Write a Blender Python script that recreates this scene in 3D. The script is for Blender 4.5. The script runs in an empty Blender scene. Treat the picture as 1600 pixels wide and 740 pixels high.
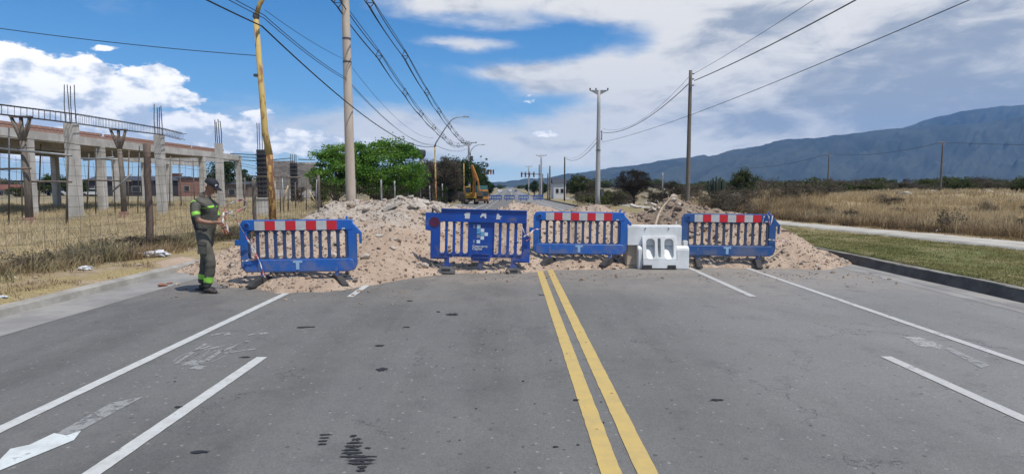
import bpy, bmesh, math, random
import numpy as np
from mathutils import Vector, Matrix, noise as mnoise
random.seed(7); rng = np.random.default_rng(11)
R = math.radians
S = bpy.context.scene
COL = S.collection
# ------------------------------------------------------------------ camera
F, CX, CY, VPX, HY = 940.0, 800.0, 370.0, 797.0, 292.0
EYE = 1.62
PITCH = math.atan((CY-HY)/F)
YAW = math.atan((CX-VPX)/F)
cam_d = bpy.data.cameras.new("camera"); cam = bpy.data.objects.new("camera", cam_d); COL.objects.link(cam)
cam_d.sensor_width = 36; cam_d.lens = 36*F/1600; cam_d.clip_start = 0.05; cam_d.clip_end = 30000
cam.location = (0, 0, EYE); cam.rotation_euler = (math.pi/2-PITCH, 0, -YAW)
S.camera = cam
_M = cam.rotation_euler.to_matrix()
def ray(px, py):
    d = _M @ Vector(((px-CX)/F, (CY-py)/F, -1)); return d
def at(px, py, Y):                      # pixel of the photograph at forward distance Y
    d = ray(px, py); return Vector((0, 0, EYE)) + d*(Y/d.y)
# ------------------------------------------------------------------ colour management
S.view_settings.view_transform = 'Standard'; S.view_settings.look = 'None'
S.view_settings.exposure = 0.0; S.view_settings.gamma = 1
# ------------------------------------------------------------------ sun
SUN_DIR = Vector((0.62, -0.50, 1.55)).normalized()      # towards the sun
sun_el = math.asin(SUN_DIR.z); sun_az = math.atan2(SUN_DIR.x, SUN_DIR.y)
ld = bpy.data.lights.new("sun", 'SUN'); ld.energy = 4.2; ld.angle = R(0.6); ld.color = (1.0, 0.955, 0.89)
sun = bpy.data.objects.new("sun", ld); COL.objects.link(sun)
sun.rotation_euler = (-SUN_DIR).to_track_quat('-Z', 'Y').to_euler(); sun.location = (30, -20, 60)
# ------------------------------------------------------------------ world: sky and clouds
W = bpy.data.worlds.new("World"); S.world = W; W.use_nodes = True
nt = W.node_tree; nt.nodes.clear()
class Nd:                                # tiny expression helper for shader node trees
    def __init__(s, nt): s.nt = nt
    def new(s, t, **k):
        n = s.nt.nodes.new(t)
        for a, b in k.items(): setattr(n, a, b)
        return n
    def put(s, sock, v):
        if isinstance(v, bpy.types.NodeSocket): s.nt.links.new(v, sock)
        else: sock.default_value = v
    def m(s, op, *a, clamp=False):
        n = s.new('ShaderNodeMath', operation=op); n.use_clamp = clamp
        for i, v in enumerate(a): s.put(n.inputs[i], v)
        return n.outputs[0]
    def add(s, a, b): return s.m('ADD', a, b)
    def sub(s, a, b): return s.m('SUBTRACT', a, b)
    def mul(s, a, b): return s.m('MULTIPLY', a, b)
    def ss(s, v, lo, hi, a=0.0, b=1.0):
        n = s.new('ShaderNodeMapRange', interpolation_type='SMOOTHSTEP'); s.put(n.inputs[0], v)
        for i, x in enumerate((lo, hi, a, b)): s.put(n.inputs[i+1], x)
        return n.outputs[0]
    def mix(s, f, a, b, mode='MIX'):
        n = s.new('ShaderNodeMix', data_type='RGBA', blend_type=mode); s.put(n.inputs[0], f)
        for i, v in ((6, a), (7, b)):
            if isinstance(v, tuple) and len(v) == 3: v = (*v, 1)
            s.put(n.inputs[i], v)
        return n.outputs[2]
    def noise(s, vec, scale, detail=5, rough=0.55, dist=0.0, lac=2.0, color=False, dim='3D'):
        n = s.new('ShaderNodeTexNoise', noise_dimensions=dim); s.put(n.inputs['Vector'], vec)
        for k, v in (('Scale', scale), ('Detail', detail), ('Roughness', rough), ('Distortion', dist), ('Lacunarity', lac)): s.put(n.inputs[k], v)
        return n.outputs['Color' if color else 'Fac']
    def xyz(s, x, y, z):
        n = s.new('ShaderNodeCombineXYZ')
        for i, v in enumerate((x, y, z)): s.put(n.inputs[i], v)
        return n.outputs[0]
    def sep(s, v):
        n = s.new('ShaderNodeSeparateXYZ'); s.put(n.inputs[0], v); return n.outputs
    def vm(s, op, a, b):
        n = s.new('ShaderNodeVectorMath', operation=op); s.put(n.inputs[0], a); s.put(n.inputs[1], b); return n.outputs[0]
N = Nd(nt)
geo = N.new('ShaderNodeTexCoord').outputs['Generated']
dx, dy, dz = N.sep(geo)
az = N.m('ARCTAN2', dx, dy); el = N.m('ARCSINE', N.m('MAXIMUM', N.m('MINIMUM', dz, 1.0), -1.0))
sky = N.new('ShaderNodeTexSky', sky_type='NISHITA', sun_disc=False, sun_elevation=sun_el, sun_rotation=sun_az,
            altitude=500, air_density=1.0, dust_density=0.6, ozone_density=2.2)
def azel(px, py):
    d = ray(px, py).normalized(); return math.atan2(d.x, d.y), math.asin(d.z)
def blobs(lst, rag):
    acc = None
    wx = N.add(az, N.mul(N.sub(rag[0], 0.5), rag[2])); wy = N.add(el, N.mul(N.sub(rag[1], 0.5), rag[2]*0.6))
    for (px, py, rx, ry, w) in lst:
        a0, e0 = azel(px, py)
        a1 = azel(px+1, py)[0]; rX = rx*(a1-a0); rY = ry*abs(azel(px, py+1)[1]-e0)
        u = N.mul(N.sub(wx, a0), 1/rX); v = N.mul(N.sub(wy, e0), 1/rY)
        q = N.mul(N.m('EXPONENT', N.mul(N.add(N.mul(u, u), N.mul(v, v)), -1.0)), w)
        acc = q if acc is None else N.add(acc, q)
    return acc
ce = N.mul(el, 1.7)
cvec = N.xyz(az, ce, 0.0)
wn = N.noise(cvec, 9.0, 4, 0.6, color=True)
wr, wg, wb = N.new('ShaderNodeSeparateColor').outputs[:3]
nt.links.new(wn, wr.node.inputs[0])
# heaped clouds at the left and small ones in the middle
B1 = blobs([(-40, 190, 130, 70, .9), (5, 108, 60, 40, 1.0), (60, 165, 80, 55, .9), (118, 120, 46, 28, .85), (120, 160, 60, 40, .75), (190, 205, 260, 34, .95), (242, 124, 50, 27, 1.25), (250, 152, 80, 13, 1.0),
            (170, 73, 34, 8, .62), (150, 108, 28, 18, .45), (330, 205, 90, 16, .5), (826, 158, 30, 15, .40), (845, 209, 42, 8, .55), (215, 205, 90, 25, .6),
            (420, 222, 180, 26, .50), (400, 178, 60, 8, .35), (560, 225, 70, 12, .3)], (wr, wg, 0.03))
n1 = N.noise(cvec, 22.0, 8, 0.58)
D1 = N.ss(N.add(B1, N.mul(N.sub(n1, 0.5), 1.35)), 0.38, 0.54)
n1u = N.noise(N.xyz(N.sub(az, 0.012), N.add(ce, 0.030), 0.0), 22.0, 5, 0.55)
# layered clouds over the right half
sv = N.xyz(N.add(az, N.mul(el, 0.9)), N.mul(el, 3.2), 3.0)
B2 = blobs([(1330, 130, 360, 130, 1.3), (1560, 60, 320, 140, 1.2), (1130, 150, 190, 60, 1.0), (1200, 40, 170, 70, 1.0), (1060, 110, 110, 28, .8), (905, 122, 115, 22, .95), (800, 114, 60, 10, .6), (1050, 225, 250, 44, .95),
            (850, -4, 190, 38, 1.0), (690, 4, 60, 16, .7), (1080, -15, 150, 40, .9), (735, 67, 80, 11, .80), (760, 40, 90, 9, .3), (520, 200, 330, 40, .56), (700, 225, 220, 36, .40), (930, 60, 95, 20, -.35), (1010, 75, 45, 24, -.3),
            (985, 180, 40, 12, .25), (1010, 250, 400, 20, .25), (860, 172, 60, 16, -.2)], (wg, wb, 0.05))
n2 = N.noise(sv, 6.0, 7, 0.6, 0.4)
D2 = N.ss(N.add(B2, N.mul(N.sub(n2, 0.5), 1.15)), 0.12, 0.86)
n3 = N.noise(N.xyz(az, N.mul(el, 2.6), 9.0), 10.5, 7, 0.58, 0.3)
gB = blobs([(1350, 90, 200, 60, .4), (1420, 200, 260, 34, .5), (1175, 40, 90, 34, .9), (1300, 180, 190, 42, .8), (1480, 120, 170, 45, .75), (1560, 40, 110, 40, .7), (1400, 60, 60, 24, .4), (1090, 175, 50, 12, .3), (1600, 150, 120, 40, .6)], (wb, wr, 0.06))
# the same kind of broken cloud outside the frame
tz = N.m('MAXIMUM', N.add(dz, 0.12), 0.12)
pv = N.xyz(N.m('DIVIDE', dx, tz), N.m('DIVIDE', dy, tz), 5.0)
n4 = N.noise(pv, 1.1, 7, 0.56, 0.3)
D4 = N.ss(n4, 0.47, 0.60)
inwin = N.mul(N.ss(N.m('ABSOLUTE', az), 0.80, 1.05, 1.0, 0.0), N.ss(el, 0.33, 0.50, 1.0, 0.0))
D4 = N.mul(D4, N.sub(1.0, inwin))
# colours, in units of the sky texture (strength 0.1)
KS = 10.0
def C(r, g, b, k=KS): return (r*k, g*k, b*k, 1)
skyc = N.mix(1.0, sky.outputs[0], (0.14, 0.80, 1.28, 1), 'MULTIPLY')
hz = N.m('EXPONENT', N.mul(N.m('MAXIMUM', el, 0.0), -8.5))
hz = N.mul(hz, N.ss(az, -0.2, 0.5, 0.86, 0.86))
skyc = N.mix(hz, skyc, C(0.60, 0.76, 0.90))
sh1 = N.ss(N.add(N.add(N.mul(N.sub(n1u, n1), 3.2), N.mul(N.sub(wb, 0.5), 2.4)), N.ss(el, 0.03, 0.20, 0.55, -0.25)), -0.25, 0.75)
c1 = N.mix(sh1, C(1.50, 1.45, 1.38), C(0.66, 0.74, 0.86))
sh2 = N.ss(N.add(gB, N.mul(N.sub(n3, 0.5), 3.2)), -0.1, 1.15)
c2 = N.mix(sh2, C(0.93, 0.91, 0.88), C(0.38, 0.43, 0.51))
c4 = N.mix(N.ss(n4, 0.52, 0.72), C(0.80, 0.82, 0.86), C(0.38, 0.44, 0.54))
out = N.mix(N.mul(D4, 0.9), skyc, c4)
out = N.mix(N.mul(D2, 0.95), out, c2)
out = N.mix(N.mul(D1, 0.96), out, c1)
lowhz = N.m('EXPONENT', N.mul(N.m('MAXIMUM', el, 0.0), -26.0))
out = N.mix(N.mul(lowhz, 0.6), out, C(0.72, 0.88, 1.0))
bg = N.new('ShaderNodeBackground'); bg.inputs[1].default_value = 0.1
nt.links.new(out, bg.inputs[0])
wo = N.new('ShaderNodeOutputWorld'); nt.links.new(bg.outputs[0], wo.inputs[0])
W.cycles.sampling_method = 'MANUAL'; W.cycles.sample_map_resolution = 512
S.cycles.max_bounces = 6; S.cycles.diffuse_bounces = 2; S.cycles.glossy_bounces = 2; S.cycles.transparent_max_bounces = 12
S.cycles.volume_bounces = 0; S.cycles.use_denoising = True

# ------------------------------------------------------------------ helpers
def tag(o, label=None, cat=None, group=None, kind=None):
    if label: o['label'] = label
    if cat: o['category'] = cat
    if group: o['group'] = group
    if kind: o['kind'] = kind
    return o
def link(name, me, parent=None, loc=None):
    o = bpy.data.objects.new(name, me); COL.objects.link(o)
    if parent: o.parent = parent
    if loc is not None: o.location = loc
    return o
def thing(name, label, cat, loc=(0, 0, 0), rz=0.0, group=None):
    o = bpy.data.objects.new(name, None); COL.objects.link(o); o.empty_display_size = 0.2
    o.location = loc; o.rotation_euler = (0, 0, rz); return tag(o, label, cat, group)
def copy_tree(o, parent=None):
    c = o.copy(); COL.objects.link(c)
    if parent: c.parent = parent
    for ch in list(o.children): copy_tree(ch, c)
    return c
def mesh_np(name, V, Fc, mats, smooth=False, mi=None):
    V = np.asarray(V, dtype=np.float32); Fc = np.asarray(Fc, dtype=np.int32)
    me = bpy.data.meshes.new(name)
    nF, k = Fc.shape
    me.vertices.add(len(V)); me.vertices.foreach_set('co', V.ravel())
    me.loops.add(nF*k); me.loops.foreach_set('vertex_index', Fc.ravel())
    me.polygons.add(nF); me.polygons.foreach_set('loop_start', np.arange(0, nF*k, k, dtype=np.int32))
    me.polygons.foreach_set('loop_total', np.full(nF, k, dtype=np.int32))
    me.polygons.foreach_set('use_smooth', np.full(nF, smooth))
    for m_ in (mats if isinstance(mats, (list, tuple)) else [mats]): me.materials.append(m_)
    if mi is not None: me.polygons.foreach_set('material_index', np.asarray(mi, dtype=np.int32))
    me.update(calc_edges=True); return me
class MB:
    def __init__(s): s.v = []; s.f = []; s.mi = []
    def addm(s, V, Fs, mi=0):
        b = len(s.v); s.v += [tuple(v) for v in V]
        for f in Fs: s.f.append(tuple(i+b for i in f)); s.mi.append(mi)
        return s
    def box(s, c, d, rz=0, mi=0, taper=1.0, M=None):
        hx, hy, hz_ = d[0]/2, d[1]/2, d[2]/2
        V = [Vector((x*hx*(taper if z > 0 else 1), y*hy*(taper if z > 0 else 1), z*hz_)) for z in (-1, 1) for y in (-1, 1) for x in (-1, 1)]
        if M is not None: V = [M @ v for v in V]
        if rz: q = Matrix.Rotation(rz, 3, 'Z'); V = [q @ v for v in V]
        c = Vector(c); V = [v+c for v in V]
        return s.addm(V, [(0, 2, 3, 1), (4, 5, 7, 6), (0, 1, 5, 4), (2, 6, 7, 3), (0, 4, 6, 2), (1, 3, 7, 5)], mi)
    def bar(s, a, b, w, h=None, mi=0):            # square bar from a to b
        a = Vector(a); b = Vector(b); d = (b-a); L = d.length; q = d.to_track_quat('Z', 'Y').to_matrix()
        return s.box((a+b)/2, (w, h or w, L), M=q, mi=mi)
    def tube(s, pts, r, n=8, mi=0, cap=True):
        pts = [Vector(p) for p in pts]; rs = r if isinstance(r, (list, tuple)) else [r]*len(pts)
        base = len(s.v); up = Vector((0, 0, 1)); px_ = None
        for i, p in enumerate(pts):
            t = (pts[min(i+1, len(pts)-1)]-pts[max(i-1, 0)]).normalized()
            if px_ is None:
                px_ = t.orthogonal().normalized()
            px_ = (px_-t*px_.dot(t)).normalized(); py_ = t.cross(px_)
            for k in range(n):
                a = 2*math.pi*k/n; s.v.append(tuple(p+(px_*math.cos(a)+py_*math.sin(a))*rs[i]))
        for i in range(len(pts)-1):
            for k in range(n):
                k2 = (k+1) % n; s.f.append((base+i*n+k, base+i*n+k2, base+(i+1)*n+k2, base+(i+1)*n+k)); s.mi.append(mi)
        if cap:
            s.f.append(tuple(base+k for k in reversed(range(n)))); s.mi.append(mi)
            e = base+(len(pts)-1)*n; s.f.append(tuple(e+k for k in range(n))); s.mi.append(mi)
        return s
    def mesh(s, name, mats, smooth=False, bevel=0):
        me = bpy.data.meshes.new(name); me.from_pydata(s.v, [], s.f)
        for m_ in (mats if isinstance(mats, (list, tuple)) else [mats]): me.materials.append(m_)
        me.polygons.foreach_set('material_index', s.mi)
        if bevel:
            bm = bmesh.new(); bm.from_mesh(me)
            bmesh.ops.bevel(bm, geom=[e for e in bm.edges if len(e.link_faces) == 2 and e.calc_face_angle(0) > 0.5], offset=bevel, segments=2, affect='EDGES', clamp_overlap=True)
            bm.to_mesh(me); bm.free()
        if smooth:
            me.polygons.foreach_set('use_smooth', [True]*len(me.polygons))
            if smooth != 'all': me.set_sharp_from_angle(angle=R(40))
        me.update(); return me
    def build(s, name, mats, parent=None, smooth=False, bevel=0, loc=None):
        return link(name, s.mesh(name, mats, smooth, bevel), parent, loc)
def plate(name, loops, thick, mats, bevel=0.0, parent=None, res=1):
    """flat panel in the XZ plane with holes, centred on y=0, from closed outlines"""
    cu = bpy.data.curves.new(name, 'CURVE'); cu.dimensions = '2D'; cu.fill_mode = 'BOTH'
    cu.extrude = thick/2-bevel; cu.bevel_depth = bevel; cu.bevel_resolution = res; cu.offset = -bevel
    for lp in loops:
        sp = cu.splines.new('POLY'); sp.points.add(len(lp)-1); sp.use_cyclic_u = True
        for p, (x, z) in zip(sp.points, lp): p.co = (x, z, 0, 1)
    o = bpy.data.objects.new(name, cu); me = bpy.data.meshes.new_from_object(o)
    bpy.data.objects.remove(o); bpy.data.curves.remove(cu)
    me.transform(Matrix.Rotation(math.pi/2, 4, 'X')); me.materials.clear()
    for m_ in (mats if isinstance(mats, (list, tuple)) else [mats]): me.materials.append(m_)
    me.name = name
    return link(name, me, parent)
def rrect(x0, z0, x1, z1, r, n=5):
    out = []
    for cx, cz, a0 in ((x1-r, z0+r, -90), (x1-r, z1-r, 0), (x0+r, z1-r, 90), (x0+r, z0+r, 180)):
        for k in range(n+1):
            a = R(a0+90*k/n); out.append((cx+r*math.cos(a), cz+r*math.sin(a)))
    return out
def ngon(cx, cz, r, n=16): return [(cx+r*math.cos(2*math.pi*k/n), cz+r*math.sin(2*math.pi*k/n)) for k in range(n)]
# numpy value noise
def _h(ix, iy, s):
    h = (ix.astype(np.int64)*374761393 + iy.astype(np.int64)*668265263 + s*2147483647) & 0xffffffff
    h = ((h ^ (h >> 13))*1274126177) & 0xffffffff
    return ((h ^ (h >> 16)) & 0xffff)/65535.0
def vnoise(x, y, s=0):
    ix, iy = np.floor(x), np.floor(y); fx, fy = x-ix, y-iy; fx = fx*fx*(3-2*fx); fy = fy*fy*(3-2*fy)
    a = _h(ix, iy, s); b = _h(ix+1, iy, s); c = _h(ix, iy+1, s); d = _h(ix+1, iy+1, s)
    return (a*(1-fx)+b*fx)*(1-fy)+(c*(1-fx)+d*fx)*fy
def fbm(x, y, s=0, o=4):
    x = np.asarray(x, float); y = np.asarray(y, float); t = 0; am = 0.5
    for k in range(o): t = t+am*(vnoise(x*2**k, y*2**k, s+k)-0.5); am *= 0.55
    return t
def sst(x, a, b):
    t = np.clip((np.asarray(x, float)-a)/(b-a), 0, 1); return t*t*(3-2*t)
# ------------------------------------------------------------------ materials
MATS = {}
def mat(name, col, rough=0.8, var=0.25, scale=4.0, bump=0.0, bscale=None, col2=None, metal=0.0, spec=0.5, coord='Object', detail=5, lo=0.35, hi=0.65, stretch=None, trans=0.0):
    """principled material: colour breaks up between col and col2 with noise, fine relief by bump"""
    if name in MATS: return MATS[name]
    m_ = bpy.data.materials.new(name); m_.use_nodes = True; t = m_.node_tree; X = Nd(t)
    b = t.nodes['Principled BSDF']
    if coord == 'World': v = X.new('ShaderNodeNewGeometry').outputs['Position']
    else: v = X.new('ShaderNodeTexCoord').outputs['Object']
    if stretch: v = X.vm('MULTIPLY', v, stretch)
    n = X.noise(v, scale, detail, 0.6)
    c2 = col2 or tuple(c*(1-var) for c in col)
    cm = X.mix(X.ss(n, lo, hi), (*c2, 1), (*col, 1))
    n2 = X.noise(v, scale*6.3, 3, 0.6)
    cm = X.mix(X.ss(n2, 0.3, 0.7, 0.0, 0.35), cm, tuple(c*(1-var) for c in col), 'MIX')
    t.links.new(cm, b.inputs['Base Color'])
    b.inputs['Roughness'].default_value = rough; b.inputs['Metallic'].default_value = metal
    b.inputs['Specular IOR Level'].default_value = spec
    if bump:
        bn = X.new('ShaderNodeBump'); bn.inputs['Strength'].default_value = min(1, bump); bn.inputs['Distance'].default_value = 0.02*max(1, bump)
        t.links.new(X.noise(v, bscale or scale*8, 4, 0.65), bn.inputs['Height']); t.links.new(bn.outputs[0], b.inputs['Normal'])
    MATS[name] = m_; return m_
def leafmat(name, c1, c2, c3=None, scale=1.2, per_obj=False):
    """foliage: tint varies by clump and by leaf, light passes through a little"""
    if name in MATS: return MATS[name]
    m_ = bpy.data.materials.new(name); m_.use_nodes = True; t = m_.node_tree; X = Nd(t); t.nodes.clear()
    g = X.new('ShaderNodeNewGeometry'); v = X.new('ShaderNodeTexCoord').outputs['Object']
    n = X.noise(v, scale, 3, 0.6)
    col = X.mix(X.ss(n, 0.35, 0.65), (*c1, 1), (*c2, 1))
    col = X.mix(X.mul(g.outputs['Random Per Island'], 0.55), col, (*(c3 or c1), 1))
    d = X.new('ShaderNodeBsdfDiffuse'); tr = X.new('ShaderNodeBsdfTranslucent'); mx = X.new('ShaderNodeMixShader'); mx.inputs[0].default_value = 0.3
    t.links.new(col, d.inputs[0]); t.links.new(col, tr.inputs[0]); t.links.new(d.outputs[0], mx.inputs[1]); t.links.new(tr.outputs[0], mx.inputs[2])
    o = X.new('ShaderNodeOutputMaterial'); t.links.new(mx.outputs[0], o.inputs[0])
    MATS[name] = m_; return m_
# ------------------------------------------------------------------ terrain heights
_ry = [-100, 14, 20, 31, 55, 95, 135, 200, 600, 20000]; _rz = [0, 0, -.1, -.3, -.45, -.8, -1.15, -1.45, -1.5, -1.5]
def road_z(Y): return np.interp(Y, _ry, _rz)
def ground(X, Y):
    """height of the natural ground at X, Y (scalars or arrays)"""
    X = np.asarray(X, float); Y = np.asarray(Y, float)
    r = road_z(Y)
    f = sst(-X, 9, 22); z = r*(1-f)+(-0.1)*f
    g = sst(X, 15, 40); z = z*(1-g)+(0.25)*g
    z = z+sst(X, 35, 80)*0.6*(1-sst(Y, 400, 1500))
    z = z+1.15*np.exp(-((X-19.5)/4.5)**2-((Y-43)/5)**2)+.65*np.exp(-((X-17.5)/2.2)**2-((Y-37)/3.5)**2)+.7*np.exp(-((X-27)/5)**2-((Y-49)/6)**2)+.5*np.exp(-((X-46)/7)**2-((Y-58)/6)**2)
    edge = np.where(X < 0, sst(-X, 6.45, 6.9), sst(X, 7.45, 7.8))
    z = z+edge*np.where(X < 0, 0.12, 0.17)
    rough = sst(-X, 7.5, 9.5)+sst(X, 14.5, 17)
    z = z+rough*(fbm(X*0.35, Y*0.35, 3)*0.35+fbm(X*1.7, Y*1.7, 9, 3)*0.08)
    near = (np.abs(X+1-0.3) < 9.5)*1.0
    z = z+edge*(1-np.clip(rough, 0, 1))*fbm(X*1.1, Y*1.1, 5, 3)*0.05
    return z
def gz(x, y): return float(ground(x, y))
def axis(segs):
    out = []
    for a, b, st in segs: out += list(np.arange(a, b, st))
    return np.array(out+[segs[-1][1]])
def grid_faces(nx, ny):
    i = np.arange(nx-1)[None, :]; j = np.arange(ny-1)[:, None]; a = j*nx+i
    return np.stack([a, a+1, a+1+nx, a+nx], -1).reshape(-1, 4)
# ------------------------------------------------------------------ ground sheet
xs = axis([(-5000, -400, 460), (-400, -60, 20), (-60, -12, 1.2), (-12, -6.9, 0.25), (-6.9, -6.4, .1), (-6.4, 7.4, 1.15), (7.4, 7.9, .1), (7.9, 16, .3), (16, 60, 1.1), (60, 400, 17), (400, 7000, 660)])
ys = axis([(-40, 0, 4), (0, 30, .3), (30, 70, 1), (70, 200, 5), (200, 800, 40), (800, 6600, 580)])
XX, YY = np.meshgrid(xs, ys); ZZ = ground(XX, YY)
inroad = (XX > -6.42) & (XX < 7.42); ZZ = np.where(inroad, road_z(YY)-0.06, ZZ)
m_ = bpy.data.materials.new('ground_soil'); m_.use_nodes = True; t = m_.node_tree; X = Nd(t); b = t.nodes['Principled BSDF']; b.inputs['Roughness'].default_value = 0.95; b.inputs['Specular IOR Level'].default_value = .15
pos = X.new('ShaderNodeNewGeometry').outputs['Position']; px_, py_, pz_ = X.sep(pos)
na = X.noise(pos, 0.9, 6, .65); nb = X.noise(pos, 5.0, 5, .7); nc = X.noise(pos, 0.12, 4, .6); nd = X.noise(pos, 30.0, 3, .7)
soil = X.mix(X.ss(nb, .35, .65), (.26, .195, .125, 1), (.42, .33, .225, 1))
straw = X.mix(X.ss(nd, .3, .7), (.24, .185, .085, 1), (.47, .37, .19, 1))
dry = X.mix(X.ss(na, .40, .58), soil, straw)
scrub = X.mix(X.ss(nc, .42, .60), (.27, .215, .13, 1), (.13, .12, .07, 1)); scrub = X.mix(X.ss(nb, .45, .7), scrub, (.33, .28, .2, 1))
col = X.mix(X.ss(py_, 45.0, 90.0), dry, scrub)
lawng = X.mix(X.ss(nd, .3, .7), (.095, .115, .038, 1), (.21, .20, .075, 1)); lawnd = X.mix(X.ss(nb, .35, .65), (.23, .19, .09, 1), (.31, .25, .14, 1))
lawn = X.mix(X.ss(X.add(na, X.ss(py_, 12.0, 34.0, .06, -.45)), .36, .62), lawnd, lawng)
lm = X.mul(X.ss(px_, 7.3, 7.4), X.ss(px_, 11.3, 11.9, 1.0, 0.0)); col = X.mix(lm, col, lawn)
t.links.new(col, b.inputs['Base Color'])
bn = X.new('ShaderNodeBump'); bn.inputs['Strength'].default_value = .9; bn.inputs['Distance'].default_value = .05; t.links.new(X.add(nb, nd), bn.inputs['Height']); t.links.new(bn.outputs[0], b.inputs['Normal'])
tag(link('ground', mesh_np('ground', np.stack([XX, YY, ZZ], -1).reshape(-1, 3), grid_faces(len(xs), len(ys)), m_, True)), kind='structure')

# ------------------------------------------------------------------ road, gutters, kerbs
RY = axis([(-30, 0, 2), (0, 60, .5), (60, 200, 4), (200, 2600, 60)])
def strip(name, prof, mt, ylist=RY, dz=0.0, kind='structure', wob=0.0, seed=0, smooth=False, fq=1.3):
    """sweep a cross profile [(x, z)] along the road"""
    ylist = np.asarray(ylist); k = len(prof); V = []
    for i, (x, z) in enumerate(prof):
        w = fbm(ylist*fq, ylist*0+i*3.1, seed, 4)*wob; wz = fbm(ylist*1.9, ylist*0+i*7.7, seed+5, 4)*wob*.5
        V.append(np.stack([x+w, ylist, road_z(ylist)+z+dz+(wz if z > .03 else 0)], -1))
    V = np.stack(V, 1).reshape(-1, 3)
    o = link(name, mesh_np(name, V, grid_faces(k, len(ylist)), mt, smooth)); return tag(o, kind=kind) if kind else o
a_ = bpy.data.materials.new('asphalt'); a_.use_nodes = True; t = a_.node_tree; X = Nd(t); b = t.nodes['Principled BSDF']
pos = X.new('ShaderNodeNewGeometry').outputs['Position']; px_, py_, pz_ = X.sep(pos)
long_ = X.noise(X.vm('MULTIPLY', pos, (1.6, .12, 1)), 1.0, 4, .6); big = X.noise(pos, .45, 5, .6); mid = X.noise(pos, 4.0, 5, .7)
fine = X.noise(pos, 130.0, 2, .8); vor = X.new('ShaderNodeTexVoronoi', feature='F1'); X.put(vor.inputs['Vector'], pos); vor.inputs['Scale'].default_value = 95
col = X.mix(X.ss(big, .35, .65), (.102, .099, .092, 1), (.137, .132, .122, 1))
col = X.mix(X.ss(long_, .38, .66, 0.0, .55), col, (.155, .150, .145, 1))
col = X.mix(X.ss(mid, .5, .8, 0.0, .35), col, (.075, .074, .077, 1))
track = X.m('POWER', X.m('ABSOLUTE', X.m('SINE', X.add(X.mul(px_, 1.72), .55))), 3.0); col = X.mix(X.mul(track, X.ss(long_, .3, .6, .12, .5)), col, (.150, .147, .140, 1))
repair = X.mul(X.ss(X.noise(X.vm('MULTIPLY', pos, (.5, .22, 1)), 1.0, 5, .6), .56, .60), .35); col = X.mix(repair, col, (.088, .086, .085, 1))
# the asphalt grows paler towards the right, dusty soil lies near the heaps
col = X.mix(X.mul(X.ss(px_, -.6, 6.0), X.ss(big, .2, .8, .55, 1.0)), col, (.225, .220, .210, 1))
dust = X.mul(X.ss(X.add(py_, X.mul(X.sub(big, .5), 5.0)), 7.6, 11.8), X.ss(py_, 19.0, 30.0, 1.0, 0.3))
col = X.mix(X.mul(dust, X.ss(mid, .25, .75, .25, .8)), col, (.29, .245, .20, 1))
spk = X.new('ShaderNodeTexVoronoi', feature='F1'); X.put(spk.inputs['Vector'], pos); spk.inputs['Scale'].default_value = 17
chip = X.m('LESS_THAN', spk.outputs['Distance'], X.mul(X.m('GREATER_THAN', X.sep(spk.outputs['Color'])[0], .80), .20))
col = X.mix(X.mul(chip, .42), col, (.36, .34, .31, 1))
sp2 = X.new('ShaderNodeTexVoronoi', feature='F1'); X.put(sp2.inputs['Vector'], X.vm('ADD', pos, (3.3, 7.1, 0.0))); sp2.inputs['Scale'].default_value = 11
dot = X.m('LESS_THAN', sp2.outputs['Distance'], X.mul(X.m('GREATER_THAN', X.sep(sp2.outputs['Color'])[0], .84), .17)); col = X.mix(X.mul(dot, .6), col, (.045, .043, .042, 1))
col = X.mix(X.ss(X.noise(pos, 1.7, 6, .72), .46, .62, 0.0, .30), col, (.165, .158, .145, 1)); col = X.mix(X.ss(X.noise(X.vm('ADD', pos, (9.0, 2.0, 0.0)), 2.6, 6, .75), .54, .66, 0.0, .32), col, (.078, .075, .072, 1))
stone = X.ss(X.sep(vor.outputs['Color'])[1], 0.0, 1.0, .90, 1.10); col = X.mix(1.0, col, X.xyz(stone, stone, stone), 'MULTIPLY')
# hairline cracks
cr = X.new('ShaderNodeTexVoronoi', feature='DISTANCE_TO_EDGE'); X.put(cr.inputs['Vector'], X.vm('ADD', X.vm('MULTIPLY', pos, (.55, .3, .4)), X.vm('MULTIPLY', X.noise(pos, 2.2, 5, .7, color=True), (.5, .5, .5)))); cr.inputs['Scale'].default_value = .8
crk = X.mul(X.m('LESS_THAN', cr.outputs['Distance'], .0026), X.ss(X.noise(pos, .7, 3), .5, .58))
col = X.mix(X.mul(crk, .75), col, (.045, .045, .045, 1))
# round oil spots and smudges
sp = X.new('ShaderNodeTexVoronoi', feature='F1'); X.put(sp.inputs['Vector'], X.vm('ADD', pos, X.vm('MULTIPLY', X.noise(pos, 6.0, 3, color=True), (.14, .14, 0)))); sp.inputs['Scale'].default_value = 1.7
spm = X.mul(X.ss(X.sub(sp.outputs['Distance'], X.mul(X.sep(sp.outputs['Color'])[2], .075)), -.02, .02, 1.0, 0.0), X.m('GREATER_THAN', X.sep(sp.outputs['Color'])[0], .45))
spm = X.mul(spm, X.ss(X.noise(pos, .35, 2), .42, .56))
col = X.mix(X.mul(spm, .55), col, (.04, .04, .042, 1))
t.links.new(col, b.inputs['Base Color']); b.inputs['Roughness'].default_value = .82; b.inputs['Specular IOR Level'].default_value = .35
bn = X.new('ShaderNodeBump'); bn.inputs['Strength'].default_value = .55; bn.inputs['Distance'].default_value = .006
t.links.new(X.add(fine, X.mul(vor.outputs['Distance'], .8)), bn.inputs['Height']); t.links.new(bn.outputs[0], b.inputs['Normal'])
strip('road', [(x, 0) for x in np.linspace(-5.6, 6.75, 12)], a_)
concrete = mat('gutter_concrete', (.30, .285, .26), .9, .25, 1.3, .35, 25, col2=(.20, .19, .18), coord='World')
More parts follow.
